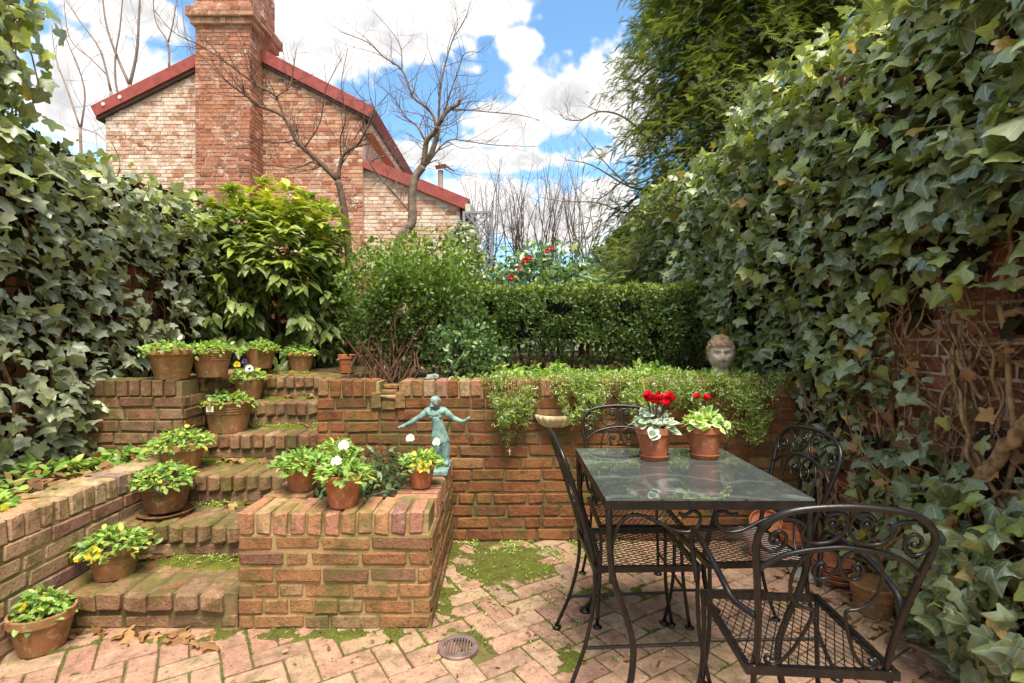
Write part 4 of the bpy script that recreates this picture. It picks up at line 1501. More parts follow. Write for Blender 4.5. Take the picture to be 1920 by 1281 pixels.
for wr, hand, dirx in ((10, fj(1185, 388, -.016), -1), (14, fj(1758, 312, -.018), 1)):
    pm = addj(hand, .006, wr)
    hx, hy, hz = hand
    for k, (ln, sp_) in enumerate(((.013, -.006), (.016, -.002), (.015, .002), (.012, .006))):
        if dirx < 0:
            addj((hx - ln, hy + sp_, hz - .002 + .002 * k), .0026, pm)
        else:
            addj((hx + ln * .8, hy + sp_, hz + ln * .75), .0026, pm)
    addj((hx + dirx * .003, hy - .010, hz + .006), .0026, wr)
for an, x_ in ((17, 1505), (20, 1580)):
    addj((J[an][0][0] + (x_ - 1540) * .0002, -.035, .008), .010, an)
bd = skin_body('body', J, ED, fg, 'bronze')
bd.location = (.0 - .0, 0, .022)
# chest and face details, hair cap
bm_ = MB()
for x_ in (1452, 1520):
    c = Vector(fj(x_, 290, -.030))
    for i in range(1):
        bm_.lathe([(0, -.014), (.010, -.010), (.0145, 0), (.010, .010), (0, .014)], 14, c)
obj('chest', bm_, 'bronze', fg, (0, 0, .022), local=True, smooth=True)
fb_ = MB()
hc = Vector(fj(1490, 182, -.026))
fb_.lathe([(0, -.034), (.012, -.030), (.021, -.016), (.024, 0), (.022, .018), (.012, .027), (0, .030)], 18, hc)
fb_.tube([hc + Vector((.003, -.022, .010)), hc + Vector((.004, -.029, -.006)), hc + Vector((.004, -.021, -.009))], [.003, .0045, .002], 6)
obj('face', fb_, 'bronze_dark', fg, (0, 0, .022), local=True, smooth=True)
obj('hair', MB().lathe([(.0295, -.006), (.030, .006), (.027, .020), (.016, .030), (0, .033)], 20), 'bronze', fg, Vector(fj(1482, 168, -.012)) + Vector((0, 0, .022)), (.35, .15, 0), local=True, smooth=True)

# stone head planter on the terrace edge
fh = thing('head_sculpture', (1.385, 3.38, TOP + .035), 'weathered stone head of a youth with curly hair by the ivy', 'head sculpture')
nu, nv = 72, 60
TH, PH_ = np.meshgrid(np.linspace(0, 2 * np.pi, nu, endpoint=False), np.linspace(.02, np.pi - .02, nv), indexing='ij')
sx_, sy_, sz_ = np.sin(PH_) * np.sin(TH), -np.sin(PH_) * np.cos(TH), np.cos(PH_)
jaw = np.clip(-sz_, 0, 1)
X_ = sx_ * .078 * (1 - .30 * jaw ** 1.5)
Y_ = sy_ * .092 * (1 - .10 * jaw)
Z_ = sz_ * .118
front = np.clip(-sy_, 0, 1) ** 1.2


def gs(cx, cz, wx, wz):
    return np.exp(-(((X_ - cx) / wx) ** 2 + ((Z_ - cz) / wz) ** 2)) * front


dY = -.022 * gs(0, -.012, .011, .030) - .008 * gs(0, -.030, .016, .010)      # nose
dY += .017 * gs(-.030, .008, .018, .012) + .017 * gs(.030, .008, .018, .012)   # sockets
dY += -.006 * gs(-.030, .006, .012, .007) - .006 * gs(.030, .006, .012, .007)  # eyeballs
dY += -.006 * gs(-.028, .026, .026, .007) - .006 * gs(.028, .026, .026, .007)  # brows
dY += -.009 * gs(0, -.062, .020, .006) - .008 * gs(0, -.074, .016, .006) + .006 * gs(0, -.0675, .022, .003)
dY += -.010 * gs(0, -.100, .020, .014) - .005 * gs(-.038, -.035, .02, .02) - .005 * gs(.038, -.035, .02, .02)
hairm = 1 / (1 + np.exp(-((Z_ - .046 + .9 * (Y_ + .09) * -1 * 0 + .0) + np.clip(Y_ + .055, 0, 1) * 1.6) / .006))
cu = fbm(X_ * 95 + 9, Y_ * 95, Z_ * 95, 2)
ex = 1 + hairm * (.10 + .28 * (cu - .35))
Vh = np.stack([X_ * ex, Y_ * ex + 1.35 * dY * (1 - hairm), Z_ * (1 + hairm * (.04 + .12 * (cu - .4)))], -1)
Vf = Vh.reshape(-1, 3)
ii, jj = np.meshgrid(np.arange(nu), np.arange(nv - 1), indexing='ij')
a_ = (ii * nv + jj).ravel()
b_ = (((ii + 1) % nu) * nv + jj).ravel()
Tq = np.concatenate([np.stack([a_, a_ + 1, b_ + 1], 1), np.stack([a_, b_ + 1, b_], 1)])
hmask = hairm.reshape(-1)[Tq].mean(axis=1) > .5
for nm, sel, mt in (('face', ~hmask, 'stone_face'), ('hair', hmask, 'stone_hair')):
    T_ = Tq[sel]
    us = np.unique(T_)
    rm = -np.ones(len(Vf), int)
    rm[us] = np.arange(len(us))
    obj(nm, tri_mesh(nm, Vf[us], rm[T_], smooth=True), mt, fh, (0, 0, .118), (.06, 0, -.28), local=True)
# neck and shoulders stub so that it stands
obj('neck', MB().lathe([(.0, -.01), (.062, -.01), (.052, .02), (.046, .06)], 24), 'stone_face', fh, (0, .01, 0), local=True, smooth=True)

# fluted half bowl on the retaining wall
bwl = thing('wall_bowl', (.293, DW, .69), 'cream fluted half bowl mounted on the retaining wall', 'bowl')
vs, fs = [], []
na, nr_ = 64, 8
prof_b = [(.012, .0), (.06, .006), (.088, .025), (.104, .05), (.114, .078), (.108, .080), (.095, .055), (.02, .03)]
for i in range(na + 1):
    a_ = math.pi + math.pi * i / na
    for (r_, z_) in prof_b:
        rr = r_ * (1 + .13 * abs(math.sin(a_ * 8)) * (1 if z_ < .079 else .4))
        vs.append((rr * math.cos(a_), rr * .8 * math.sin(a_), z_))
k = len(prof_b)
for i in range(na):
    for j in range(k - 1):
        fs.append((i * k + j, (i + 1) * k + j, (i + 1) * k + j + 1, i * k + j + 1))
obj('shell', MB().add(vs, fs), 'cream_stone', bwl, (0, -.008, 0), local=True, smooth=True)
obj('soil', MB().add([(-.10, -.008, .058), (.10, -.008, .058), (.07, -.06, .062), (0, -.08, .060), (-.07, -.06, .062)], [(0, 4, 3, 2, 1)]), 'soil', bwl, local=True)

# little stone frog on the coping
fg2 = thing('stone_frog', (-.47, 3.26, TOP), 'small grey-green stone frog sitting on the wall coping', 'ornament')
Jf = [((0, 0, .018), .018), ((.03, 0, .022), .015), ((.052, 0, .026), .009), ((-.028, 0, .014), .014), ((-.03, .026, .008), .009), ((.0, .034, .005), .006), ((-.03, -.026, .008), .009), ((0, -.034, .005), .006), ((.035, .022, .004), .006), ((.035, -.022, .004), .006)]
o = skin_body('body', Jf, [(0, 1), (1, 2), (0, 3), (3, 4), (4, 5), (3, 6), (6, 7), (1, 8), (1, 9)], fg2, 'green_stone')
o.location = (0, 0, .0)
o.scale = (1, 1, .75)
# ------------------------------------------------------------------ vegetation
UP = np.array([0, 0, 1.0])
M['old_leaf_shaded'] = leaf_mat('old_shaded_leaf', [(0, C('2c2118')), (.5, C('3d2f20')), (.8, C('2f3622')), (1, C('4a3a28'))], rough=.8, spec=.2, transl=.05)  # dead-leaf browns taken darker to paint the shade behind the ivy


def ivy(name, side, y0, y1, z0, ztop, density, mat, nsep, seploc, label, thick, sizes, sparse):
    """ivy over a boundary wall. side=+1: wall on the right (leaves face -x), -1: on the left"""
    xw = XR if side > 0 else XL
    t = thing(name, (xw, (y0 + y1) / 2, 0), label, 'ivy')
    A = (y1 - y0) * (ztop - z0)
    n = int(A * density)
    y = rng.uniform(y0, y1, n)
    z = rng.uniform(z0, ztop + .12, n)
    zt = ztop + .16 * (fbm(y * 1.7, 3.3 * side, 1.0) - .5) * 2
    prob = 1 - sparse(y, z) + 1.5 * (fbm(y * 3.2, z * 3.2, 4.0 + side) - .48)
    # thin out with distance: farther leaves are too small to need full cover
    keep = (z < zt) & (rng.random(n) < prob)
    y, z, zt = y[keep], z[keep], zt[keep]
    n = len(y)
    bulge = thick(y, z) * (.55 + .9 * fbm(y * 2.2, z * 2.2, 8.0))
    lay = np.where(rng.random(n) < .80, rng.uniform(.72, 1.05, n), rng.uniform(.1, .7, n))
    x = xw - side * (.02 + bulge * lay)
    cap = z > zt - .14                                   # leaves along the wall top lean over both ways
    x[cap] = xw - side * rng.uniform(-.30, .25, cap.sum())
    pos = np.stack([x, y, z], 1)
    out = np.array([-side * 1.0, 0, 0])
    tip = -UP * rng.uniform(.2, .9, (n, 1)) + out * rng.uniform(.2, 1.0, (n, 1)) + unit(n) * .85
    nr = out * rng.uniform(.3, 1.0, (n, 1)) + UP * rng.uniform(.3, 1.1, (n, 1)) + unit(n) * .62
    nr[cap] = UP * .8 + unit(cap.sum()) * .6
    tip[cap] = unit(cap.sum()) * .9 + out * .4 + UP * .25
    sz = rng.uniform(sizes[0], sizes[1], n) * (.75 + .5 * rng.random(n))
    rn = np.clip(rng.random(n) ** 1.25 * .90 + .22 * cap - .25 * (lay < .7) + .40 * (z > zt - .45) * (rng.random(n) < .45), 0, .955)  # top leaves coloured yellow-green as if backlit, inner ones darker as if shaded
    rn[rng.random(n) < .014] = .985
    # the leaves that show largest stay objects of their own
    show = np.where(seploc(y, z) & (lay > .55), sz / y, 0)
    sep = np.argsort(-show)[:nsep]
    sep = sep[show[sep] > 0]
    ms = np.ones(n, bool)
    ms[sep] = False
    half_ = rng.random(n) < .6
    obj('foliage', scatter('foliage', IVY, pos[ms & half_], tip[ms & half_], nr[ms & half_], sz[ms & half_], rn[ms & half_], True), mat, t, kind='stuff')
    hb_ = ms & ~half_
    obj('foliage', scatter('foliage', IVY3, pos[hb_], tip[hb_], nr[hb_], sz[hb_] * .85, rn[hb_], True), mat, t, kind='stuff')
    # old dead leaves close to the wall, darkened to paint shade into the gaps
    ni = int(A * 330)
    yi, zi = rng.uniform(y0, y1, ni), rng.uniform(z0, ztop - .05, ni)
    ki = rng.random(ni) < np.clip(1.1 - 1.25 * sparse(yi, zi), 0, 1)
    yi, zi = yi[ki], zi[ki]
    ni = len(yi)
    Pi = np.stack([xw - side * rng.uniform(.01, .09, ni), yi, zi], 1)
    obj('inner_leaves', scatter('inner_leaves', IVY, Pi, -UP + unit(ni) * .8, out + unit(ni) * .5, rng.uniform(.06, .11, ni), rng.random(ni)), 'old_leaf_shaded', t, kind='stuff')
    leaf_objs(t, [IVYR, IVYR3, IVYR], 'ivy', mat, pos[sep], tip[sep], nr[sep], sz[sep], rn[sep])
    return t


def wall_vines(t, side, specs, mat='vine'):
    xw = XR if side > 0 else XL
    for (pts, r0, r1) in specs:
        q = smoothpath([(xw - side * o_, y, z) for (y, z, o_) in pts], 6)
        q = [p + Vector((random.uniform(-.006, .006), random.uniform(-.008, .008), random.uniform(-.008, .008))) for p in q]
        k = len(q)
        obj('vine', MB().tube(q, [r0 + (r1 - r0) * i / (k - 1) for i in range(k)], 7), mat, t, smooth=True)


def vine_tangle(t, side, n, yr, zr, mat='vine'):
    xw = XR if side > 0 else XL
    b = MB()
    for i in range(n):
        y, z = random.uniform(*yr), random.uniform(*zr)
        a_ = random.uniform(-.9, .9)
        o_ = random.uniform(.02, .12)
        q = []
        L = random.randint(5, 12)
        for k in range(L):
            q.append((xw - side * o_, y, z))
            a_ += random.uniform(-.5, .5)
            y += .06 * math.sin(a_)
            z += .06 * math.cos(a_)
            o_ = min(.2, max(.015, o_ + random.uniform(-.025, .025)))
        r = random.choice((.002, .003, .004, .006, .009))
        b.tube(smoothpath(q, 3), [r * (1 - .6 * i / (L * 3)) for i in range((L - 1) * 3 + 1)], 5)
    obj('vine_tangle', b, mat, t, smooth=True, kind='stuff')


def sparse_r(y, z):
    # bare patch low on the near part of the right-hand wall
    s = np.exp(-(((y - 2.15) / .95) ** 2 + ((z - (1.04 + .22 * (2.3 - y))) / .50) ** 2) ** 1.6) * .93
    s = np.maximum(s, np.exp(-(((y - 2.75) / .55) ** 2 + ((z - .42) / .30) ** 2)) * .9)
    far = np.clip((y - 4.5) / 5.0, 0, 1) * .25
    low = np.where((y > 2.3) & (z < .2), .8, 0)
    return np.maximum(np.maximum(s, far), low)


ivr = ivy('ivy', 1, .9, 9.4, .02, 2.80, 820, 'ivy', 300, lambda y, z: (y > 1.55) & (y < 3.6),
          'dense green ivy cloaking the right-hand boundary wall with bare vines showing low down',
          lambda y, z: .12 + .16 * np.clip((z - 1.0) / .8, 0, 1) + .16 * np.exp(-((z - .35) / .35) ** 2) * (y < 1.95) + .10 * np.clip((y - 2.6) / .6, 0, 1) * np.clip((z - .9) / .4, 0, 1) - .05 * (z < 1.0) * (y > 2.3), (.052, .088), sparse_r)
wall_vines(ivr, 1, [
    ([(1.98, .66, .10), (1.86, .78, .13), (1.74, .93, .15), (1.62, 1.06, .15), (1.45, 1.2, .12)], .026, .020),
    ([(1.64, .0, .12), (1.66, .4, .12), (1.70, .8, .10), (1.66, 1.2, .10), (1.6, 1.7, .08)], .018, .013),
    ([(2.42, .0, .06), (2.45, .4, .07), (2.42, .8, .06), (2.46, 1.3, .06)], .013, .009),
    ([(2.98, .0, .05), (3.0, .5, .06), (2.96, .9, .05), (3.0, 1.3, .05)], .013, .010),
    ([(2.12, .2, .05), (2.08, .6, .07), (2.0, 1.0, .06), (2.05, 1.45, .08)], .011, .008),
    ([(1.86, .1, .06), (1.9, .5, .08), (1.82, .9, .08), (1.88, 1.4, .08)], .013, .009),
    ([(1.92, 1.32, .05), (1.80, 1.34, .09), (1.66, 1.30, .11), (1.5, 1.32, .1)], .014, .012),
    ([(2.62, .25, .04), (2.5, .52, .07), (2.3, .7, .06), (2.2, .95, .06)], .008, .006),
    ([(1.75, .55, .1), (1.95, .85, .12), (2.05, 1.15, .1), (2.0, 1.35, .07)], .009, .006)])
vine_tangle(ivr, 1, 240, (1.45, 3.05), (.1, 1.35))
vine_tangle(ivr, 1, 60, (1.5, 5.0), (.8, 2.5))
# withered leaves caught in the bare vines
n = 90
y = rng.uniform(1.55, 3.0, n)
z = rng.uniform(.25, 1.35, n)
pos = np.stack([XR - rng.uniform(.03, .2, n), y, z], 1)
obj('withered_leaves', scatter('withered_leaves', IVY, pos, unit(n) - UP * .4, unit(n) + np.array([-.4, 0, .4]), rng.uniform(.03, .07, n), rng.random(n)), 'brown_leaf', ivr, kind='stuff')


def sparse_l(y, z):
    s = np.full_like(y, .30)
    s = np.maximum(s, np.exp(-(((y - 3.9) / .6) ** 2 + ((z - 1.55) / .5) ** 2)) * .75)
    s = np.maximum(s, np.exp(-(((y - 4.3) / .5) ** 2 + ((z - 1.15) / .3) ** 2)) * .8)
    s = np.maximum(s, np.exp(-(((y - 2.6) / .5) ** 2 + ((z - 1.15) / .28) ** 2)) * .45)
    s = np.where(z > 1.95, np.minimum(s, .1), s)
    return s


ivl = ivy('ivy', -1, .9, 5.6, .5, 2.44, 760, 'ivy_left', 280, lambda y, z: (y > 1.9) & (y < 4.2) & (z < 2.3),
          'dark glossy ivy covering the left-hand boundary wall above the bed', lambda y, z: .22 + .10 * np.clip((z - 1.6) / .8, 0, 1), (.050, .088), sparse_l)
wall_vines(ivl, -1, [
    ([(3.08, .5, .10), (3.05, .9, .10), (3.10, 1.4, .10), (3.06, 2.0, .08)], .018, .013),
    ([(2.75, .55, .12), (2.80, .9, .11), (2.70, 1.25, .10), (2.75, 1.7, .08)], .009, .007),
    ([(3.5, .95, .10), (3.42, 1.3, .12), (3.3, 1.6, .10)], .009, .006),
    ([(4.05, 1.0, .06), (4.2, 1.4, .12), (4.5, 1.85, .12)], .010, .007),
    ([(4.4, 1.0, .06), (4.5, 1.5, .14), (4.8, 2.0, .12)], .009, .007)])
vine_tangle(ivl, -1, 130, (2.2, 4.8), (.6, 2.1))
# tall clump of ivy growing up from the wall near the left edge
n = 620
a_ = rng.normal(0, 1, (n, 3)) * np.array([.08, .13, .36]) + np.array([XL + .14, 2.60, 2.72])
a_ = a_[a_[:, 2] > 2.2]
n = len(a_)
ic = thing('ivy', (XL, 2.3, 2.3), 'loose sunlit ivy clump rising above the wall at the upper left corner', 'ivy')
obj('foliage', scatter('foliage', IVY, a_, unit(n) - UP * .5, unit(n) + np.array([.5, -.4, .5]), rng.uniform(.05, .10, n), np.clip(.45 + .55 * rng.random(n), 0, .99)), 'ivy', ic, kind='stuff')
tw = MB()
for k in range(14):
    p0 = Vector((XL + .15, 2.62 + random.uniform(-.15, .15), 2.2))
    tw.tube(smoothpath([p0, p0 + Vector((.1, random.uniform(-.2, .2), .4)), p0 + Vector((random.uniform(-.1, .2), random.uniform(-.2, .2), .9))], 4), .004, 5)
obj('vine', tw, 'vine', ic)


# ---- shrubs
def ell_points(n, c, r, shell=.55, amp=.42, fr=2.6):
    d = unit(n)
    rad = (shell + (1 - shell) * rng.random(n)) * (1.01 - amp / 2 + amp * fbm(d[:, 0] * fr + 5, d[:, 1] * fr + 2, d[:, 2] * fr + c[0], 3))
    return np.asarray(c) + d * rad[:, None] * np.asarray(r), d, rad


def stems(b, base, c, r, n, r0, spread=.1, seg=5, wob=.05):
    for k in range(n):
        p0 = Vector(base) + Vector((random.gauss(0, spread), random.gauss(0, spread * .6), 0))
        d = Vector(unit(1)[0])
        d.z = abs(d.z) * .6 + .1
        p1 = Vector(c) + Vector((d.x * r[0], d.y * r[1], d.z * r[2])) * random.uniform(.45, .9)
        q = [p0.lerp(p1, i / seg) + Vector((random.uniform(-wob, wob), random.uniform(-wob, wob), 0)) * (i > 0) for i in range(seg + 1)]
        b.tube(smoothpath(q, 2), [r0 * (1 - .7 * i / (seg * 2)) for i in range(seg * 2 + 1)], 5)


# speckled yellow-green laurel
au = thing('spotted_laurel', (-2.3, 4.85, TERR), 'yellow speckled laurel shrub with long drooping leaves at the terrace corner', 'shrub')
cA = np.array([-2.28, 4.95, 1.72])
nb = 760
d = unit(nb)
d = d / ((np.abs(d) ** 3).sum(1) ** (1 / 3))[:, None]
rad = rng.uniform(.55, 1.0, nb)
tips = cA + d * rad[:, None] * np.array([.76, .68, .92])
tips = tips[tips[:, 2] > 1.0]
tips[:, 2] += .0
P, T_, N_, S_, R_ = [], [], [], [], []
for tpt in tips:
    out = (tpt - cA) / np.array([.76, .68, .92])
    nl = rng.integers(7, 11)
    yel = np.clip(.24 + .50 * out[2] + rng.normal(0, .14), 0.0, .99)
    for k in range(nl):
        a_ = rng.uniform(0, 6.28)
        e = np.array([math.cos(a_), math.sin(a_), 0])
        P.append(tpt + rng.normal(0, .018, 3))
        T_.append(e * .9 + out * .6 + UP * (.45 * out[2] - .45 + rng.normal(0, .3)))
        N_.append(UP * .9 + out * .4 + rng.normal(0, .2, 3))
        S_.append(rng.uniform(.09, .155))
        R_.append(np.clip(yel + rng.normal(0, .1), 0, 1))
P, T_, N_, S_, R_ = map(np.array, (P, T_, N_, S_, R_))
front_ = np.argsort(P[:, 1] - .3 * P[:, 2])[:160]
ms = np.ones(len(P), bool)
ms[front_] = False
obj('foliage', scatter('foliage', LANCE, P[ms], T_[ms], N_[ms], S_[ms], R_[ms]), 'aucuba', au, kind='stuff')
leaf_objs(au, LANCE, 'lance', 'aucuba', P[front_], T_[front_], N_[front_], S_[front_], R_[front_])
b = MB()
stems(b, (-2.1, 4.85, TERR), cA, (.75, .7, .9), 22, .011, .12)
obj('stems', b, 'stem', au)

# loose box bush hanging over the wall by the spout
bx = thing('box_bush', (-.80, 3.45, TERR), 'loose round box bush with bare lower stems above the brick spout', 'shrub')
cB = np.array([-.66, 3.70, 1.44])
P, d, rad = ell_points(17000, cB, (.55, .42, .53), .2, .75, 4.2)
clump = fbm(P[:, 0] * 7, P[:, 1] * 7, P[:, 2] * 7, 3)
k_ = (clump > .45) & (P[:, 2] > .97 + .10 * rng.random(len(P)))
P, d = P[k_], d[k_]
n = len(P)
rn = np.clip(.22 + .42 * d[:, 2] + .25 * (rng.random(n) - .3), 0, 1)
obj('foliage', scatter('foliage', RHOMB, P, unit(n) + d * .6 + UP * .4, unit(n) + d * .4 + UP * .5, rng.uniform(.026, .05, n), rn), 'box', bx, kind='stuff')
b = MB()
stems(b, (-.80, 3.40, TERR - .02), cB, (.5, .38, .45), 40, .005, .09)
for k in range(10):
    p0 = Vector((-.80 + random.gauss(0, .07), 3.38 + random.uniform(-.06, .06), TERR))
    p1 = p0 + Vector((random.gauss(-.02, .22), random.uniform(-.05, .12), random.uniform(.15, .4)))
    b.tube(smoothpath([p0, p0.lerp(p1, .5) + Vector((random.uniform(-.03, .03), 0, .03)), p1], 3), [.0045 - .0004 * i for i in range(7)], 5)
obj('stems', b, 'stem', bx)
# sprig shrub between bush and hedge
sg = thing('low_shrub', (-.32, 3.42, TERR), 'small dark leafy shrub between the box bush and the hedge', 'shrub')
P, d, rad = ell_points(1300, (-.28, 3.5, 1.13), (.30, .2, .24), .3)
n = len(P)
obj('foliage', scatter('foliage', OVAL, P, unit(n) + d * .6 + UP * .3, unit(n) + UP * .5, rng.uniform(.025, .05, n), rng.random(n) * .9), 'camellia', sg, kind='stuff')
b = MB()
stems(b, (-.3, 3.45, TERR), (-.28, 3.5, 1.13), (.28, .18, .22), 14, .004, .05)
obj('stems', b, 'stem', sg)

# clipped hedge
hg = thing('clipped_hedge', (.65, 4.2, TERR), 'long clipped dark green hedge with a flat top behind the retaining wall', 'hedge')
n = 24000
x = rng.uniform(-.28, 1.60, n)
u_ = rng.random(n)
y = np.where(u_ < .62, 3.93 + rng.exponential(.05, n), rng.uniform(3.95, 4.55, n))
z = np.where(u_ < .62, rng.uniform(.98, 1.62, n), 1.62 - rng.exponential(.05, n))
y = y + .10 * (fbm(x * 5, z * 5, 2.0, 3) - .5) * 2 + np.where(z < 1.15, (1.15 - z) * .6, 0)
z = z + .05 * (fbm(x * 6, y * 6, 5.0, 3) - .5) * 2
cl = fbm(x * 9, y * 9, z * 9, 3)
k_ = (cl > .40) & (rng.random(n) < np.where(z < 1.18, .45, 1.0))
x, y, z = x[k_], y[k_], z[k_]
n = len(x)
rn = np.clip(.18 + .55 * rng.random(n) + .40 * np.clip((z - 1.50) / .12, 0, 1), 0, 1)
P = np.stack([x, y, z], 1)
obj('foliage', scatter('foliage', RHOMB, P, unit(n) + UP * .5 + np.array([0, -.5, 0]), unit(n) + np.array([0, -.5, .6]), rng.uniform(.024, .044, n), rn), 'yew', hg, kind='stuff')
b = MB()
for k in range(15):
    xx = -.2 + 1.75 * k / 14 + random.uniform(-.04, .04)
    for q in range(3):
        p0 = Vector((xx + random.uniform(-.03, .03), 4.22 + random.uniform(-.05, .05), TERR))
        p1 = p0 + Vector((random.uniform(-.15, .15), random.uniform(-.2, .2), .6))
        b.tube(smoothpath([p0, p0.lerp(p1, .5) + Vector((random.uniform(-.04, .04),) * 3), p1], 3), [.012 - .0012 * i for i in range(7)], 5)
obj('stems', b, 'stem', hg)
hb2 = obj('hedge_painted_shade', MB().box((-.20, 4.10, 1.22), (1.55, 4.40, 1.52)), 'black', hg)  # black box painted as the shade deep inside the hedge
hs_ = thing('garden_hose', (.6, 3.98, 1.2), 'turquoise hose showing through the clipped hedge', 'hose')
obj('loop', MB().tube(smoothpath([(.92, 4.05, 1.26), (.99, 4.01, 1.28), (1.06, 4.0, 1.30), (1.13, 4.01, 1.31), (1.2, 4.05, 1.30)], 4), .010, 7), 'hose', hs_)
obj('loop', MB().tube(smoothpath([(.55, 4.05, 1.24), (.6, 4.01, 1.26), (.66, 4.05, 1.28)], 4), .010, 7), 'hose', hs_)

# candytuft spilling over the wall
TUFTS = [((.03, 3.19), .15, .32, 1150, 'trailing candytuft clump nearest the bush, left of the wall bowl'),
         ((.45, 3.19), .18, .27, 1150, 'trailing candytuft clump hanging just right of the wall bowl'),
         ((.80, 3.19), .17, .25, 1050, 'trailing candytuft clump hanging behind the red cyclamen'),
         ((1.08, 3.19), .14, .15, 600, 'short candytuft clump with dry stems below the stone head'),
         ((1.42, 3.19), .20, .33, 1500, 'trailing candytuft clump at the ivy end of the retaining wall')]
for (cx, cy), hw_, dr_, n, lab in TUFTS:
    t = thing('candytuft', (cx, cy + .1, TOP), lab, 'plant', 'candytufts trailing over the retaining wall')
    x = cx + rng.normal(0, .46, n) * hw_
    s_ = rng.random(n) ** .9                      # 0 on top .. 1 at the lowest end
    strand = .45 + 1.1 * fbm(x * 16, cx * 5, 0.5, 3)
    edge = np.clip(1 - (np.abs(x - cx) / (hw_ * 1.15)) ** 2, 0, 1)
    zz = TOP + .03 - s_ * (dr_ + .05) * edge * strand + rng.normal(0, .012, n)
    yy = cy - .045 - .075 * np.sin(np.clip(s_, 0, 1) * 2.6) * edge + rng.normal(0, .022, n)
    topm = rng.random(n) < .24
    yy[topm] = cy + rng.uniform(-.06, .22, topm.sum())
    zz[topm] = TOP + .005 + .16 * rng.random(topm.sum()) * np.clip(fbm(x[topm] * 7, yy[topm] * 7, 2.0, 2) - .33, 0, 1)
    hole = fbm(x * 13, yy * 13 + 3, zz * 13, 2) > .40
    x, yy, zz = x[hole], yy[hole], zz[hole]
    n = len(x)
    P0 = np.stack([x, np.minimum(yy, cy + .3), zz], 1)
    # each point carries a small rosette
    m_ = 4
    P = np.repeat(P0, m_, 0) + rng.normal(0, .007, (n * m_, 3))
    nn = len(P)
    obj('foliage', scatter('foliage', NEEDLE, P, unit(nn) + UP * .25 + np.array([0, -.35, 0]), unit(nn) + UP * .4, rng.uniform(.016, .034, nn), np.clip(rng.random(nn) + .0, 0, 1)), 'tuft', t, kind='stuff')
    fl = P0[rng.random(n) < .055]
    F_ = np.repeat(fl, 5, 0) + rng.normal(0, .006, (len(fl) * 5, 3)) + np.array([0, -.02, .006])
    obj('flowers', scatter('flowers', RHOMB, F_, unit(len(F_)), unit(len(F_)) + np.array([0, -1, .5]), rng.uniform(.008, .015, len(F_)), rng.random(len(F_))), 'tuft_flower', t, kind='stuff')
    b = MB()
    for k in range(26):
        xx = cx + random.gauss(0, .5) * hw_
        b.tube(smoothpath([(xx, cy + .1, TOP), (xx + random.uniform(-.02, .02), cy - .035, TOP - .01), (xx + random.uniform(-.03, .03), cy - .045, TOP - dr_ * random.uniform(.3, .8))], 3), .0022, 4)
    obj('stems', b, 'vine', t, kind='stuff')
# low leafy cover on the terrace edge
gc = thing('ground_cover', (.6, 3.55, TERR), 'low leafy ground cover between hedge and wall coping', 'ground cover', kind='stuff')
n = 2600
x = rng.uniform(-.35, 1.75, n)
y = rng.uniform(3.32, 3.95, n)
P = np.stack([x, y, TERR + .02 + .22 * rng.random(n) * np.clip(fbm(x * 5, y * 5, 0, 2) - .35, 0, 1)], 1)
obj('foliage', scatter('foliage', OVAL, P, unit(n) + UP * .3 + np.array([0, -.2, 0]), unit(n) * .5 + UP, rng.uniform(.025, .055, n), rng.random(n) * .97), 'pansy', gc, kind='stuff')

# vinca in the brick planter
vn = thing('vinca_plant', (-.74, 2.75, .46), 'dark glossy creeping vinca filling the brick planter', 'plant')
P, d, rad = ell_points(900, (-.72, 2.80, .47), (.27, .40, .13), .3)
P = P[P[:, 2] > .46]
n = len(P)
obj('foliage', scatter('foliage', LANCE, P, unit(n) + UP * .15, unit(n) * .5 + UP, rng.uniform(.035, .06, n), rng.random(n) * .95), 'vinca', vn, kind='stuff')
b = MB()
for k in range(60):
    p0 = Vector((-.72 + random.uniform(-.22, .22), 2.8 + random.uniform(-.3, .35), .46))
    b.tube(smoothpath([p0, p0 + Vector((random.uniform(-.06, .06), random.uniform(-.08, .04), .10)), p0 + Vector((random.uniform(-.16, .16), random.uniform(-.16, .08), .09 + random.uniform(0, .1)))], 3), .0018, 4)
obj('stems', b, 'stem', vn)

# bed plants on the left
BED = [((-2.35, 2.30), .20, 'spreading green pansy plant nearest the left edge in the bed'), ((-2.18, 2.12), .13, 'yellowing pansy plant at the front of the bed by the low wall'),
       ((-2.42, 2.75), .17, 'leafy pansy plant in the middle of the bed under the ivy'), ((-2.20, 3.0), .15, 'leafy plant at the back of the bed beside the third-step pot')]
for i, ((cx, cy), r_, lab) in enumerate(BED):
    t = thing('bed_plant', (cx, cy, .52), lab, 'plant', 'small plants in the left bed')
    n = 130
    pos, tip, nr, sz = foliage_dome(n, (cx, cy, .52), r_, r_, .07, .055)
    rn = np.clip(rng.random(n) * .96 + (.25 if i == 1 else 0), 0, 1)
    obj('foliage', scatter('foliage', OVAL, pos, tip, nr, sz, rn), 'pansy', t, kind='stuff')

# leaf litter
def litter(name, n, fx, fy, fz, size, label, mat='brown_leaf'):
    x, y = fx(n), fy(n)
    P = np.stack([x, y, fz(x, y) + .008 + .012 * rng.random(n)], 1)
    return obj(name, scatter(name, OVAL if n > 100 else IVYR, P, unit(n) * np.array([1, 1, .3]), UP + unit(n) * .8, rng.uniform(*size, n), rng.random(n)), mat, None, kind='stuff', label=label, cat='leaves')


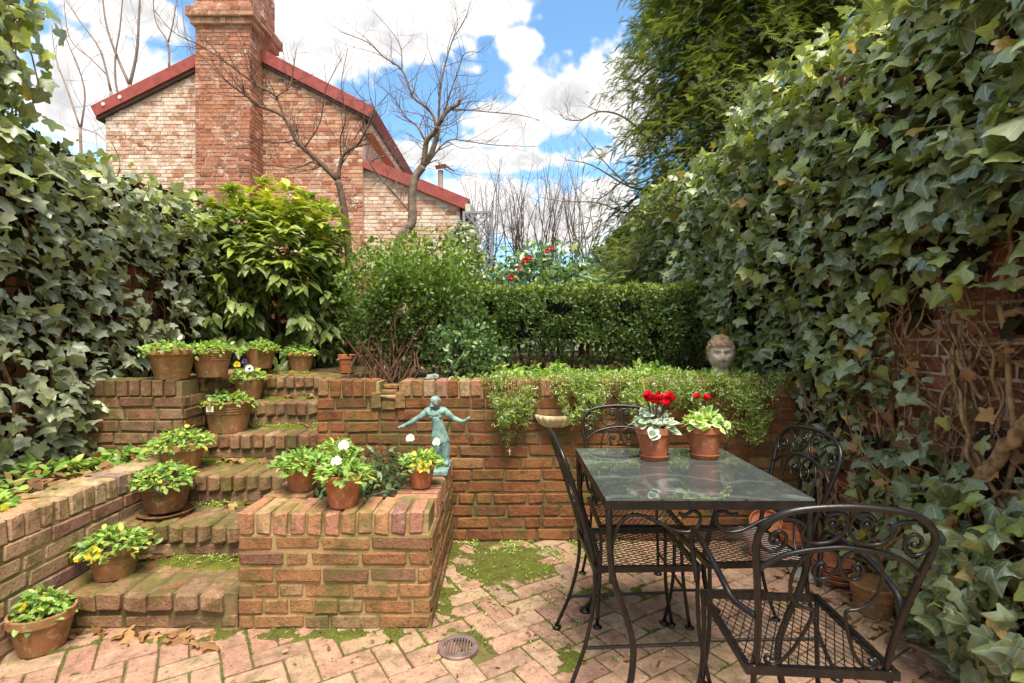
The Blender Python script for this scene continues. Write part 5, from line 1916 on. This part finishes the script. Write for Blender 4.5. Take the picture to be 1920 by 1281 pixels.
litter('leaf_litter', 260, lambda n: rng.uniform(-2.65, -2.12, n), lambda n: rng.uniform(1.6, 3.15, n), lambda x, y: .52 + 0 * x, (.035, .075), 'dry brown leaves lying in the left bed')
litter('leaf_litter', 420, lambda n: 1.80 - np.abs(rng.normal(0, .20, n)), lambda n: rng.uniform(1.4, 3.1, n), lambda x, y: 0 * x, (.015, .055), 'dry brown leaves gathered along the foot of the ivy wall')
litter('leaf_litter', 26, lambda n: rng.uniform(-1.9, -1.2, n), lambda n: 2.20 - np.abs(rng.normal(0, .04, n)), lambda x, y: 0 * x, (.03, .07), 'dry curled leaves at the foot of the lowest step')
litter('leaf_litter', 150, lambda n: rng.uniform(-1.0, 1.6, n), lambda n: rng.uniform(1.85, 3.1, n), lambda x, y: 0 * x, (.010, .026), 'small dry leaf bits scattered over the paving')
litter('leaf_litter', 380, lambda n: rng.uniform(-2.7, 1.8, n), lambda n: rng.uniform(3.4, 6, n), lambda x, y: TERR + 0 * x, (.03, .07), 'dry brown leaves on the terrace soil')
for k in range(5):
    y0, y1, z1 = ND[k], ND[k + 1], .155 * (k + 1)
    litter('leaf_litter', 14, lambda n: rng.uniform(-1.9, -1.2, n), lambda n: y1 - np.abs(rng.normal(0, .05, n)) - .02, lambda x, y: z1 + 0 * x, (.02, .06), ['few dry leaves on the lowest step', 'few dry leaves on the second step', 'few dry leaves on the third step', 'few dry leaves on the fourth step', 'few dry leaves on the fifth step'][k])
# tiny weeds round the patio moss and in the joints
n = 5200
x = rng.normal(.05, .42, n)
y = np.where(rng.random(n) < .6, DW - .02 - np.abs(rng.normal(0, .16, n)), rng.uniform(2.0, 3.15, n))
k_ = (np.hypot(x + .195, y - 2.10) > .10) & (x > PR + .01) & (x < 1.6) & (fbm(x * 9, y * 9, 3.0, 3) > .52) & (y > 1.9)
x, y = x[k_], y[k_]
n = len(x)
P = np.stack([x, y, .004 + .012 * rng.random(n)], 1)
obj('weeds', scatter('weeds', OVAL, P, unit(n) + UP * .2, UP + unit(n) * .5, rng.uniform(.006, .015, n), rng.random(n)), 'clover', None, kind='stuff', label='tiny pale green weeds creeping over the mossy paving', cat='weeds')
n = 3000
k6 = rng.integers(0, 6, n)
yb = np.array(ND)[k6 + 1] - np.abs(rng.normal(0, .04, n)) - .01
x = rng.uniform(SX0 + .05, SX1 - .02, n)
k_ = fbm(x * 7, yb * 7, 1.0, 3) > .53
P = np.stack([x, yb, .155 * (k6 + 1) + .004 + .012 * rng.random(n)], 1)[k_]
n = len(P)
obj('weeds', scatter('weeds', OVAL, P, unit(n) + UP * .2, UP + unit(n) * .5, rng.uniform(.006, .014, n), rng.random(n)), 'clover', None, kind='stuff', label='tiny weeds along the back of each step', cat='weeds')

# camellia and laurel behind the hedge
cm = thing('camellia_shrub', (.35, 6.2, TERR), 'camellia shrub with red blooms rising behind the hedge', 'shrub')
P, d, rad = ell_points(2400, (.45, 6.4, 1.65), (.85, .7, .72), .6)
P = P[P[:, 2] > 1.2]
n = len(P)
obj('foliage', scatter('foliage', OVAL, P, unit(n) + UP * .1, unit(n) * .6 + UP * .8 + np.array([0, -.4, 0]), rng.uniform(.06, .11, n), rng.random(n)), 'camellia', cm, kind='stuff')
for (px, py, s_) in ((959, 524, .07), (972, 508, .045), (975, 500, .04), (985, 492, .07), (992, 486, .06), (1026, 474, .06), (1035, 468, .055)):
    q = at(px, py, 5.75)
    flower(cm, 'cyc', 'p_camellia', q, s_ * .9, (0, -1, .5))
    flower(cm, 'pansy', 'p_camellia', q + Vector((0, -.02, .01)), s_ * .9, (0, -1, .4))
rh = thing('long_leaved_shrub', (1.0, 5.6, TERR), 'pale long-leaved shrub showing above the right end of the hedge', 'shrub')
P, d, rad = ell_points(900, (1.02, 5.5, 1.52), (.50, .4, .36), .6)
n = len(P)
obj('foliage', scatter('foliage', LANCE, P, unit(n) * .6 + np.array([-.6, -.4, -.1]), unit(n) * .4 + UP + np.array([0, -.4, 0]), rng.uniform(.10, .16, n), rng.random(n) * .6 + .4), 'camellia', rh, kind='stuff')
dm = thing('dark_shrub', (-.35, 7.2, TERR), 'dark ivy-covered shrub under the lattice trellis', 'shrub')
P, d, rad = ell_points(2600, (-.72, 8.7, 2.1), (.36, .4, 1.0), .6)
n = len(P)
obj('foliage', scatter('foliage', IVY, P, unit(n) - UP * .5, unit(n) * .5 + np.array([0, -.9, .4]), rng.uniform(.06, .10, n), rng.random(n) ** 1.3 * .9), 'ivy', dm, kind='stuff')
bk = thing('background_shrub', (.3, 8.6, TERR), 'low mixed greenery at the far end of the garden', 'shrub')
P, d, rad = ell_points(3200, (.5, 8.6, 1.6), (1.6, .6, .75), .6)
n = len(P)
obj('foliage', scatter('foliage', OVAL, P, unit(n), unit(n) * .5 + np.array([0, -.9, .6]), rng.uniform(.06, .11, n), rng.random(n) * .8), 'camellia', bk, kind='stuff')
ll = thing('laurel_shrub', (-1.35, 5.0, TERR), 'light green leafy shrub behind the box bush under the bare trees', 'shrub')
P, d, rad = ell_points(1500, (-1.25, 5.2, 1.55), (.75, .5, .62), .5)
P = P[P[:, 2] > 1.1]
n = len(P)
obj('foliage', scatter('foliage', OVAL, P, unit(n) + UP * .2, unit(n) * .6 + UP, rng.uniform(.04, .075, n), np.clip(.2 + .8 * rng.random(n), 0, 1)), 'box', ll, kind='stuff')
l2 = thing('young_shrub', (-1.05, 6.0, TERR), 'sparse bright-leaved shrub against the lean-to wall', 'shrub')
P, d, rad = ell_points(900, (-.95, 6.6, 2.0), (.85, .4, .55), .2)
n = len(P)
obj('foliage', scatter('foliage', OVAL, P, unit(n) + UP * .4, unit(n) * .8 + UP * .6, rng.uniform(.05, .08, n), np.clip(.3 + .7 * rng.random(n), 0, 1)), 'box', l2, kind='stuff')
b = MB()
stems(b, (-.95, 6.6, TERR), (-.95, 6.6, 2.0), (.8, .4, .55), 26, .008, .2)
obj('stems', b, 'stem', l2, kind='stuff')


# ---- bare trees
def twig(b, p, d, L, r, lev, far=False):
    seg = 4
    q = [p]
    dd = d.copy()
    for i in range(seg):
        dd = (dd + Vector((random.gauss(0, .16), random.gauss(0, .16), random.gauss(.05, .14)))).normalized()
        q.append(q[-1] + dd * L / seg)
    b.tube(q, [r * (1 - .65 * i / seg) for i in range(seg + 1)], 4 if lev else 3, False)
    if lev > 0:
        for i in range(1, seg + 1):
            if random.random() < .85:
                s_ = Vector((random.gauss(0, 1), random.gauss(0, 1), random.gauss(.4, .8))).normalized()
                twig(b, q[i], (dd * .8 + s_ * .7).normalized(), L * random.uniform(.45, .7), r * .5, lev - 1)


def bare_tree(name, limbs, dep, label, mat, twigs=.5, tl=.5, lev=1, trunk_first=1, base=None, dj=.25):
    """limbs: list of (pixel polyline, start radius, end radius); the first trunk_first are the trunk"""
    p0 = at(*limbs[0][0][0], dep)
    t = thing(name, (p0.x, dep, TERR), label, 'tree', 'bare winter trees')
    tb_, bb = MB(), MB()
    for i, (pl_, r0, r1) in enumerate(limbs):
        nseg = len(pl_)
        drift = 0 if i < trunk_first else random.uniform(-dj, dj)
        q = [at(x_, y_, dep + drift * k / max(1, nseg - 1)) for k, (x_, y_) in enumerate(pl_)]
        q = smoothpath(q, 4)
        kk = len(q)
        rad = [r0 + (r1 - r0) * j / (kk - 1) for j in range(kk)]
        (tb_ if i < trunk_first else bb).tube(q, rad, 7 if r0 > .02 else 5)
        if i >= trunk_first or r1 < .02:
            for j in range(2, kk):
                if random.random() < twigs:
                    dd = (q[j] - q[j - 1]).normalized()
                    s_ = Vector((random.gauss(0, 1), random.gauss(0, .7), random.gauss(.5, .7))).normalized()
                    twig(bb, q[j], (dd * .7 + s_).normalized(), tl * random.uniform(.5, 1.2), min(rad[j] * .5, .006), lev)
    obj('trunk', tb_, mat, t, smooth=True)
    obj('branches', bb, mat, t, smooth=True)
    return t


bare_tree('bare_tree', [
    ([(662, 690), (656, 560), (655, 500), (650, 430), (642, 372), (634, 339)], .050, .034),
    ([(634, 339), (597, 302), (570, 279), (554, 262), (530, 218), (483, 198), (463, 181), (426, 154), (392, 120)], .030, .005),
    ([(534, 225), (517, 181), (483, 161), (430, 121), (406, 104), (372, 84), (325, 60), (290, 20)], .015, .003),
    ([(517, 183), (543, 161), (550, 131), (556, 90)], .009, .003),
    ([(554, 264), (520, 268), (490, 262), (463, 267), (440, 262)], .008, .003),
    ([(587, 303), (554, 315), (520, 312), (487, 305), (455, 290)], .008, .003),
    ([(634, 339), (640, 300), (652, 283), (672, 270), (690, 235), (700, 205), (694, 182)], .022, .005),
    ([(640, 300), (638, 260), (648, 220), (640, 160), (652, 90)], .010, .003),
    ([(500, 205), (470, 150), (455, 90), (430, 40)], .007, .003),
    ([(570, 279), (600, 230), (610, 170), (640, 110)], .008, .003)],
    5.6, 'bare-branched tree leaning left in front of the brick chimney', 'bark_dark', .85, .42, 1)
bare_tree('bare_tree', [
    ([(735, 620), (740, 520), (749, 453), (762, 431), (773, 416), (773, 377), (776, 342), (781, 329), (793, 313)], .060, .046),
    ([(793, 313), (797, 285), (801, 263), (815, 248), (820, 238)], .034, .026),
    ([(793, 313), (808, 289), (819, 256), (820, 238)], .034, .028),
    ([(820, 238), (828, 224), (839, 208), (858, 196), (862, 186)], .032, .018),
    ([(818, 240), (811, 215), (793, 197), (773, 180), (754, 131), (720, 107), (690, 80), (640, 60)], .018, .004),
    ([(822, 232), (824, 190), (830, 141), (848, 77), (870, 40), (884, 0)], .014, .003),
    ([(830, 222), (842, 180), (860, 130), (872, 100), (905, 98)], .012, .003),
    ([(842, 205), (880, 207), (915, 210), (975, 216), (1012, 226)], .010, .003),
    ([(798, 312), (838, 265), (875, 265), (925, 272), (1005, 275)], .012, .003),
    ([(796, 263), (782, 237), (762, 221), (749, 200), (734, 180), (700, 150)], .014, .003),
    ([(771, 399), (750, 376), (727, 349), (704, 322), (695, 305), (707, 297), (737, 288), (742, 276)], .014, .005),
    ([(737, 288), (752, 303), (780, 320)], .006, .002),
    ([(793, 313), (820, 300), (826, 312), (850, 325), (880, 330)], .008, .003),
    ([(754, 131), (748, 80), (700, 20)], .007, .002),
    ([(848, 77), (858, 40), (850, 0)], .006, .002),
    ([(820, 238), (850, 230), (880, 200), (920, 170)], .007, .002)],
    6.0, 'bare forked tree with a pruned stub in front of the lean-to', 'bark', .75, .40, 1)
bare_tree('bare_tree', [
    ([(243, 420), (243, 300), (243, 160)], .07, .05),
    ([(243, 160), (256, 100), (260, 40), (263, -30)], .045, .02),
    ([(243, 160), (215, 95), (198, 40), (190, -30)], .04, .015),
    ([(243, 180), (220, 170), (216, 110), (225, 50), (232, -30)], .035, .012)],
    14.0, 'slender bare tree rising behind the left slope of the roof', 'bark_far', .45, 1.1, 1, 1)
bare_tree('bare_tree', [
    ([(208, 420), (208, 250), (208, 172)], .05, .04),
    ([(208, 172), (188, 95), (150, 40), (110, -20)], .03, .01),
    ([(200, 140), (170, 110), (130, 70), (118, -20)], .02, .01)],
    14.5, 'thin bare tree leaning left beside the house eave', 'bark_far', .45, 1.1, 1, 1)
bare_tree('bare_tree', [
    ([(316, 400), (317, 250), (317, 130)], .05, .035),
    ([(317, 130), (315, 80), (292, 40), (285, -30)], .03, .012),
    ([(315, 80), (325, 40), (336, -30)], .022, .01),
    ([(350, 140), (360, 110), (345, 50), (340, -30)], .02, .008)],
    15.0, 'bare tree showing above the roof just left of the chimney', 'bark_far', .45, 1.0, 1, 1)
bare_tree('bare_tree', [
    ([(152, 420), (152, 300), (150, 240)], .035, .03),
    ([(150, 240), (125, 165), (105, 110), (95, 40)], .022, .006),
    ([(152, 240), (158, 165), (125, 75), (100, 20)], .022, .006),
    ([(152, 240), (180, 250), (200, 262), (150, 180)], .012, .004)],
    12.0, 'small bare tree seen between the ivy wall and the house', 'bark_far', .6, .8, 1, 1)
# drooping limbs reaching in from the right
bare_tree('weeping_tree', [
    ([(1420, 640), (1380, 520), (1290, 400), (1240, 300)], .10, .06),
    ([(1240, 300), (1200, 245), (1160, 215), (1120, 210), (1090, 225), (1062, 224), (1050, 215)], .022, .005),
    ([(1230, 330), (1180, 345), (1130, 300), (1090, 250)], .016, .005),
    ([(1240, 390), (1180, 400), (1120, 380), (1060, 378), (1010, 370)], .016, .004),
    ([(1240, 360), (1180, 350), (1110, 310), (1060, 300)], .025, .004),
    ([(1230, 170), (1190, 150), (1160, 150), (1150, 170), (1130, 175)], .015, .004)],
    8.2, 'grey weeping tree limbs curving in from behind the conifer', 'bark', .75, .45, 1)
for k, (px, wv, lab) in enumerate(((905, 60, 'bare twiggy bush just right of the trellis'), (965, 60, 'bare twiggy bush above the first camellia blooms'), (1030, 60, 'tall bare twiggy bush in the middle of the garden end'), (1090, 50, 'bare twiggy bush nearest the conifer'))):
    L = []
    for j in range(15):
        x0 = px + random.uniform(-20, 20)
        x1 = x0 + random.uniform(-45, 45)
        yt = random.uniform(290, 390)
        L.append(([(x0, 600), (x0 + random.uniform(-6, 6), 500), ((x0 + x1) / 2 + random.uniform(-12, 12), (500 + yt) / 2), (x1, yt)], .018, .004))
    tt = bare_tree('bare_bush', L, 10.5 + .3 * k, lab, 'bark_dark', .8, .6, 1, 1)
    tt['category'] = 'bush'
    tt['group'] = 'bare bushes at the garden end'

# conifer behind the right-hand wall
cf = thing('conifer_tree', (3.0, 6.0, TERR), 'tall feathery conifer leaning over the ivy wall', 'tree')
obj('trunk', MB().tube(smoothpath([(3.0, 6.0, 0), (2.98, 6.0, 2.5), (3.02, 6.02, 5), (3.0, 6.0, 9.5)], 4), [.16 - .011 * i for i in range(13)], 9), 'bark_dark', cf, smooth=True)
P, T_, N_, S_, R_ = [], [], [], [], []
bb = MB()
for k in range(560):
    zz = 1.6 + 5.6 * random.random()
    a_ = random.uniform(0, 2 * math.pi)
    rr = (2.0 - .16 * (zz - 1.6)) * random.uniform(.70, 1.18)
    p0 = Vector((3.0, 6.0, zz))
    e = Vector((math.cos(a_), math.sin(a_), 0))
    if p0.y + e.y * rr > 7.2:
        continue
    p1 = p0 + e * rr * .55 + Vector((0, 0, .18))
    p2 = p0 + e * rr + Vector((0, 0, -.25 - .2 * random.random()))
    q = smoothpath([p0, p1, p2], 6)
    bb.tube(q, [.018 - .0012 * i for i in range(len(q))], 4, False)
    for j in range(3, len(q)):
        for s_ in range(18):
            side_ = Vector((-e.y, e.x, 0)) * random.choice((-1, 1))
            base_ = q[j] + Vector(unit(1)[0]) * random.uniform(.02, .24)
            d_ = (e * random.uniform(.2, 1) + side_ * random.uniform(.1, 1) + Vector((0, 0, random.uniform(-.7, .45)))).normalized()
            P.append(base_)
            T_.append(d_)
            N_.append(Vector((0, 0, 1)) + e * .4 + Vector(unit(1)[0]) * .35)
            S_.append(random.uniform(.08, .17))
            R_.append(min(1, max(0, random.gauss(.42, .22))))
P, T_, N_, S_, R_ = (np.array([tuple(v) if hasattr(v, '__len__') else v for v in L]) for L in (P, T_, N_, S_, R_))
obj('foliage', scatter('foliage', SPRAY, P, T_, N_, S_, R_), 'conifer', cf, kind='stuff')
obj('branches', bb, 'bark_dark', cf)

# short moss blades that soften the moss patches
def fuzz(name, mat, n, x0, x1, y0, y1, fz, zmin, label, parent=None):
    x, y = rng.uniform(x0, x1, n), rng.uniform(y0, y1, n)
    z = fz(x, y)
    k_ = z > zmin
    P = np.stack([x, y, z - .001], 1)[k_]
    m_ = len(P)
    return obj(name, scatter(name, NEEDLE, P, UP + unit(m_) * .7, unit(m_), rng.uniform(.005, .011, m_), rng.random(m_)), mat, parent, kind='stuff', label=label, cat='moss' if label else None)


M['moss_blade'] = leaf_mat('moss_blade', [(0, C('55552a')), (.5, C('6c742f')), (1, C('868e42'))], rough=.8, spec=.1, transl=.2, var=.2)
fuzz('moss', 'moss_blade', 60000, -1.9, 1.0, 1.9, DW, moss_h, -.001, 'fuzzy upright moss blades along the paving joints')
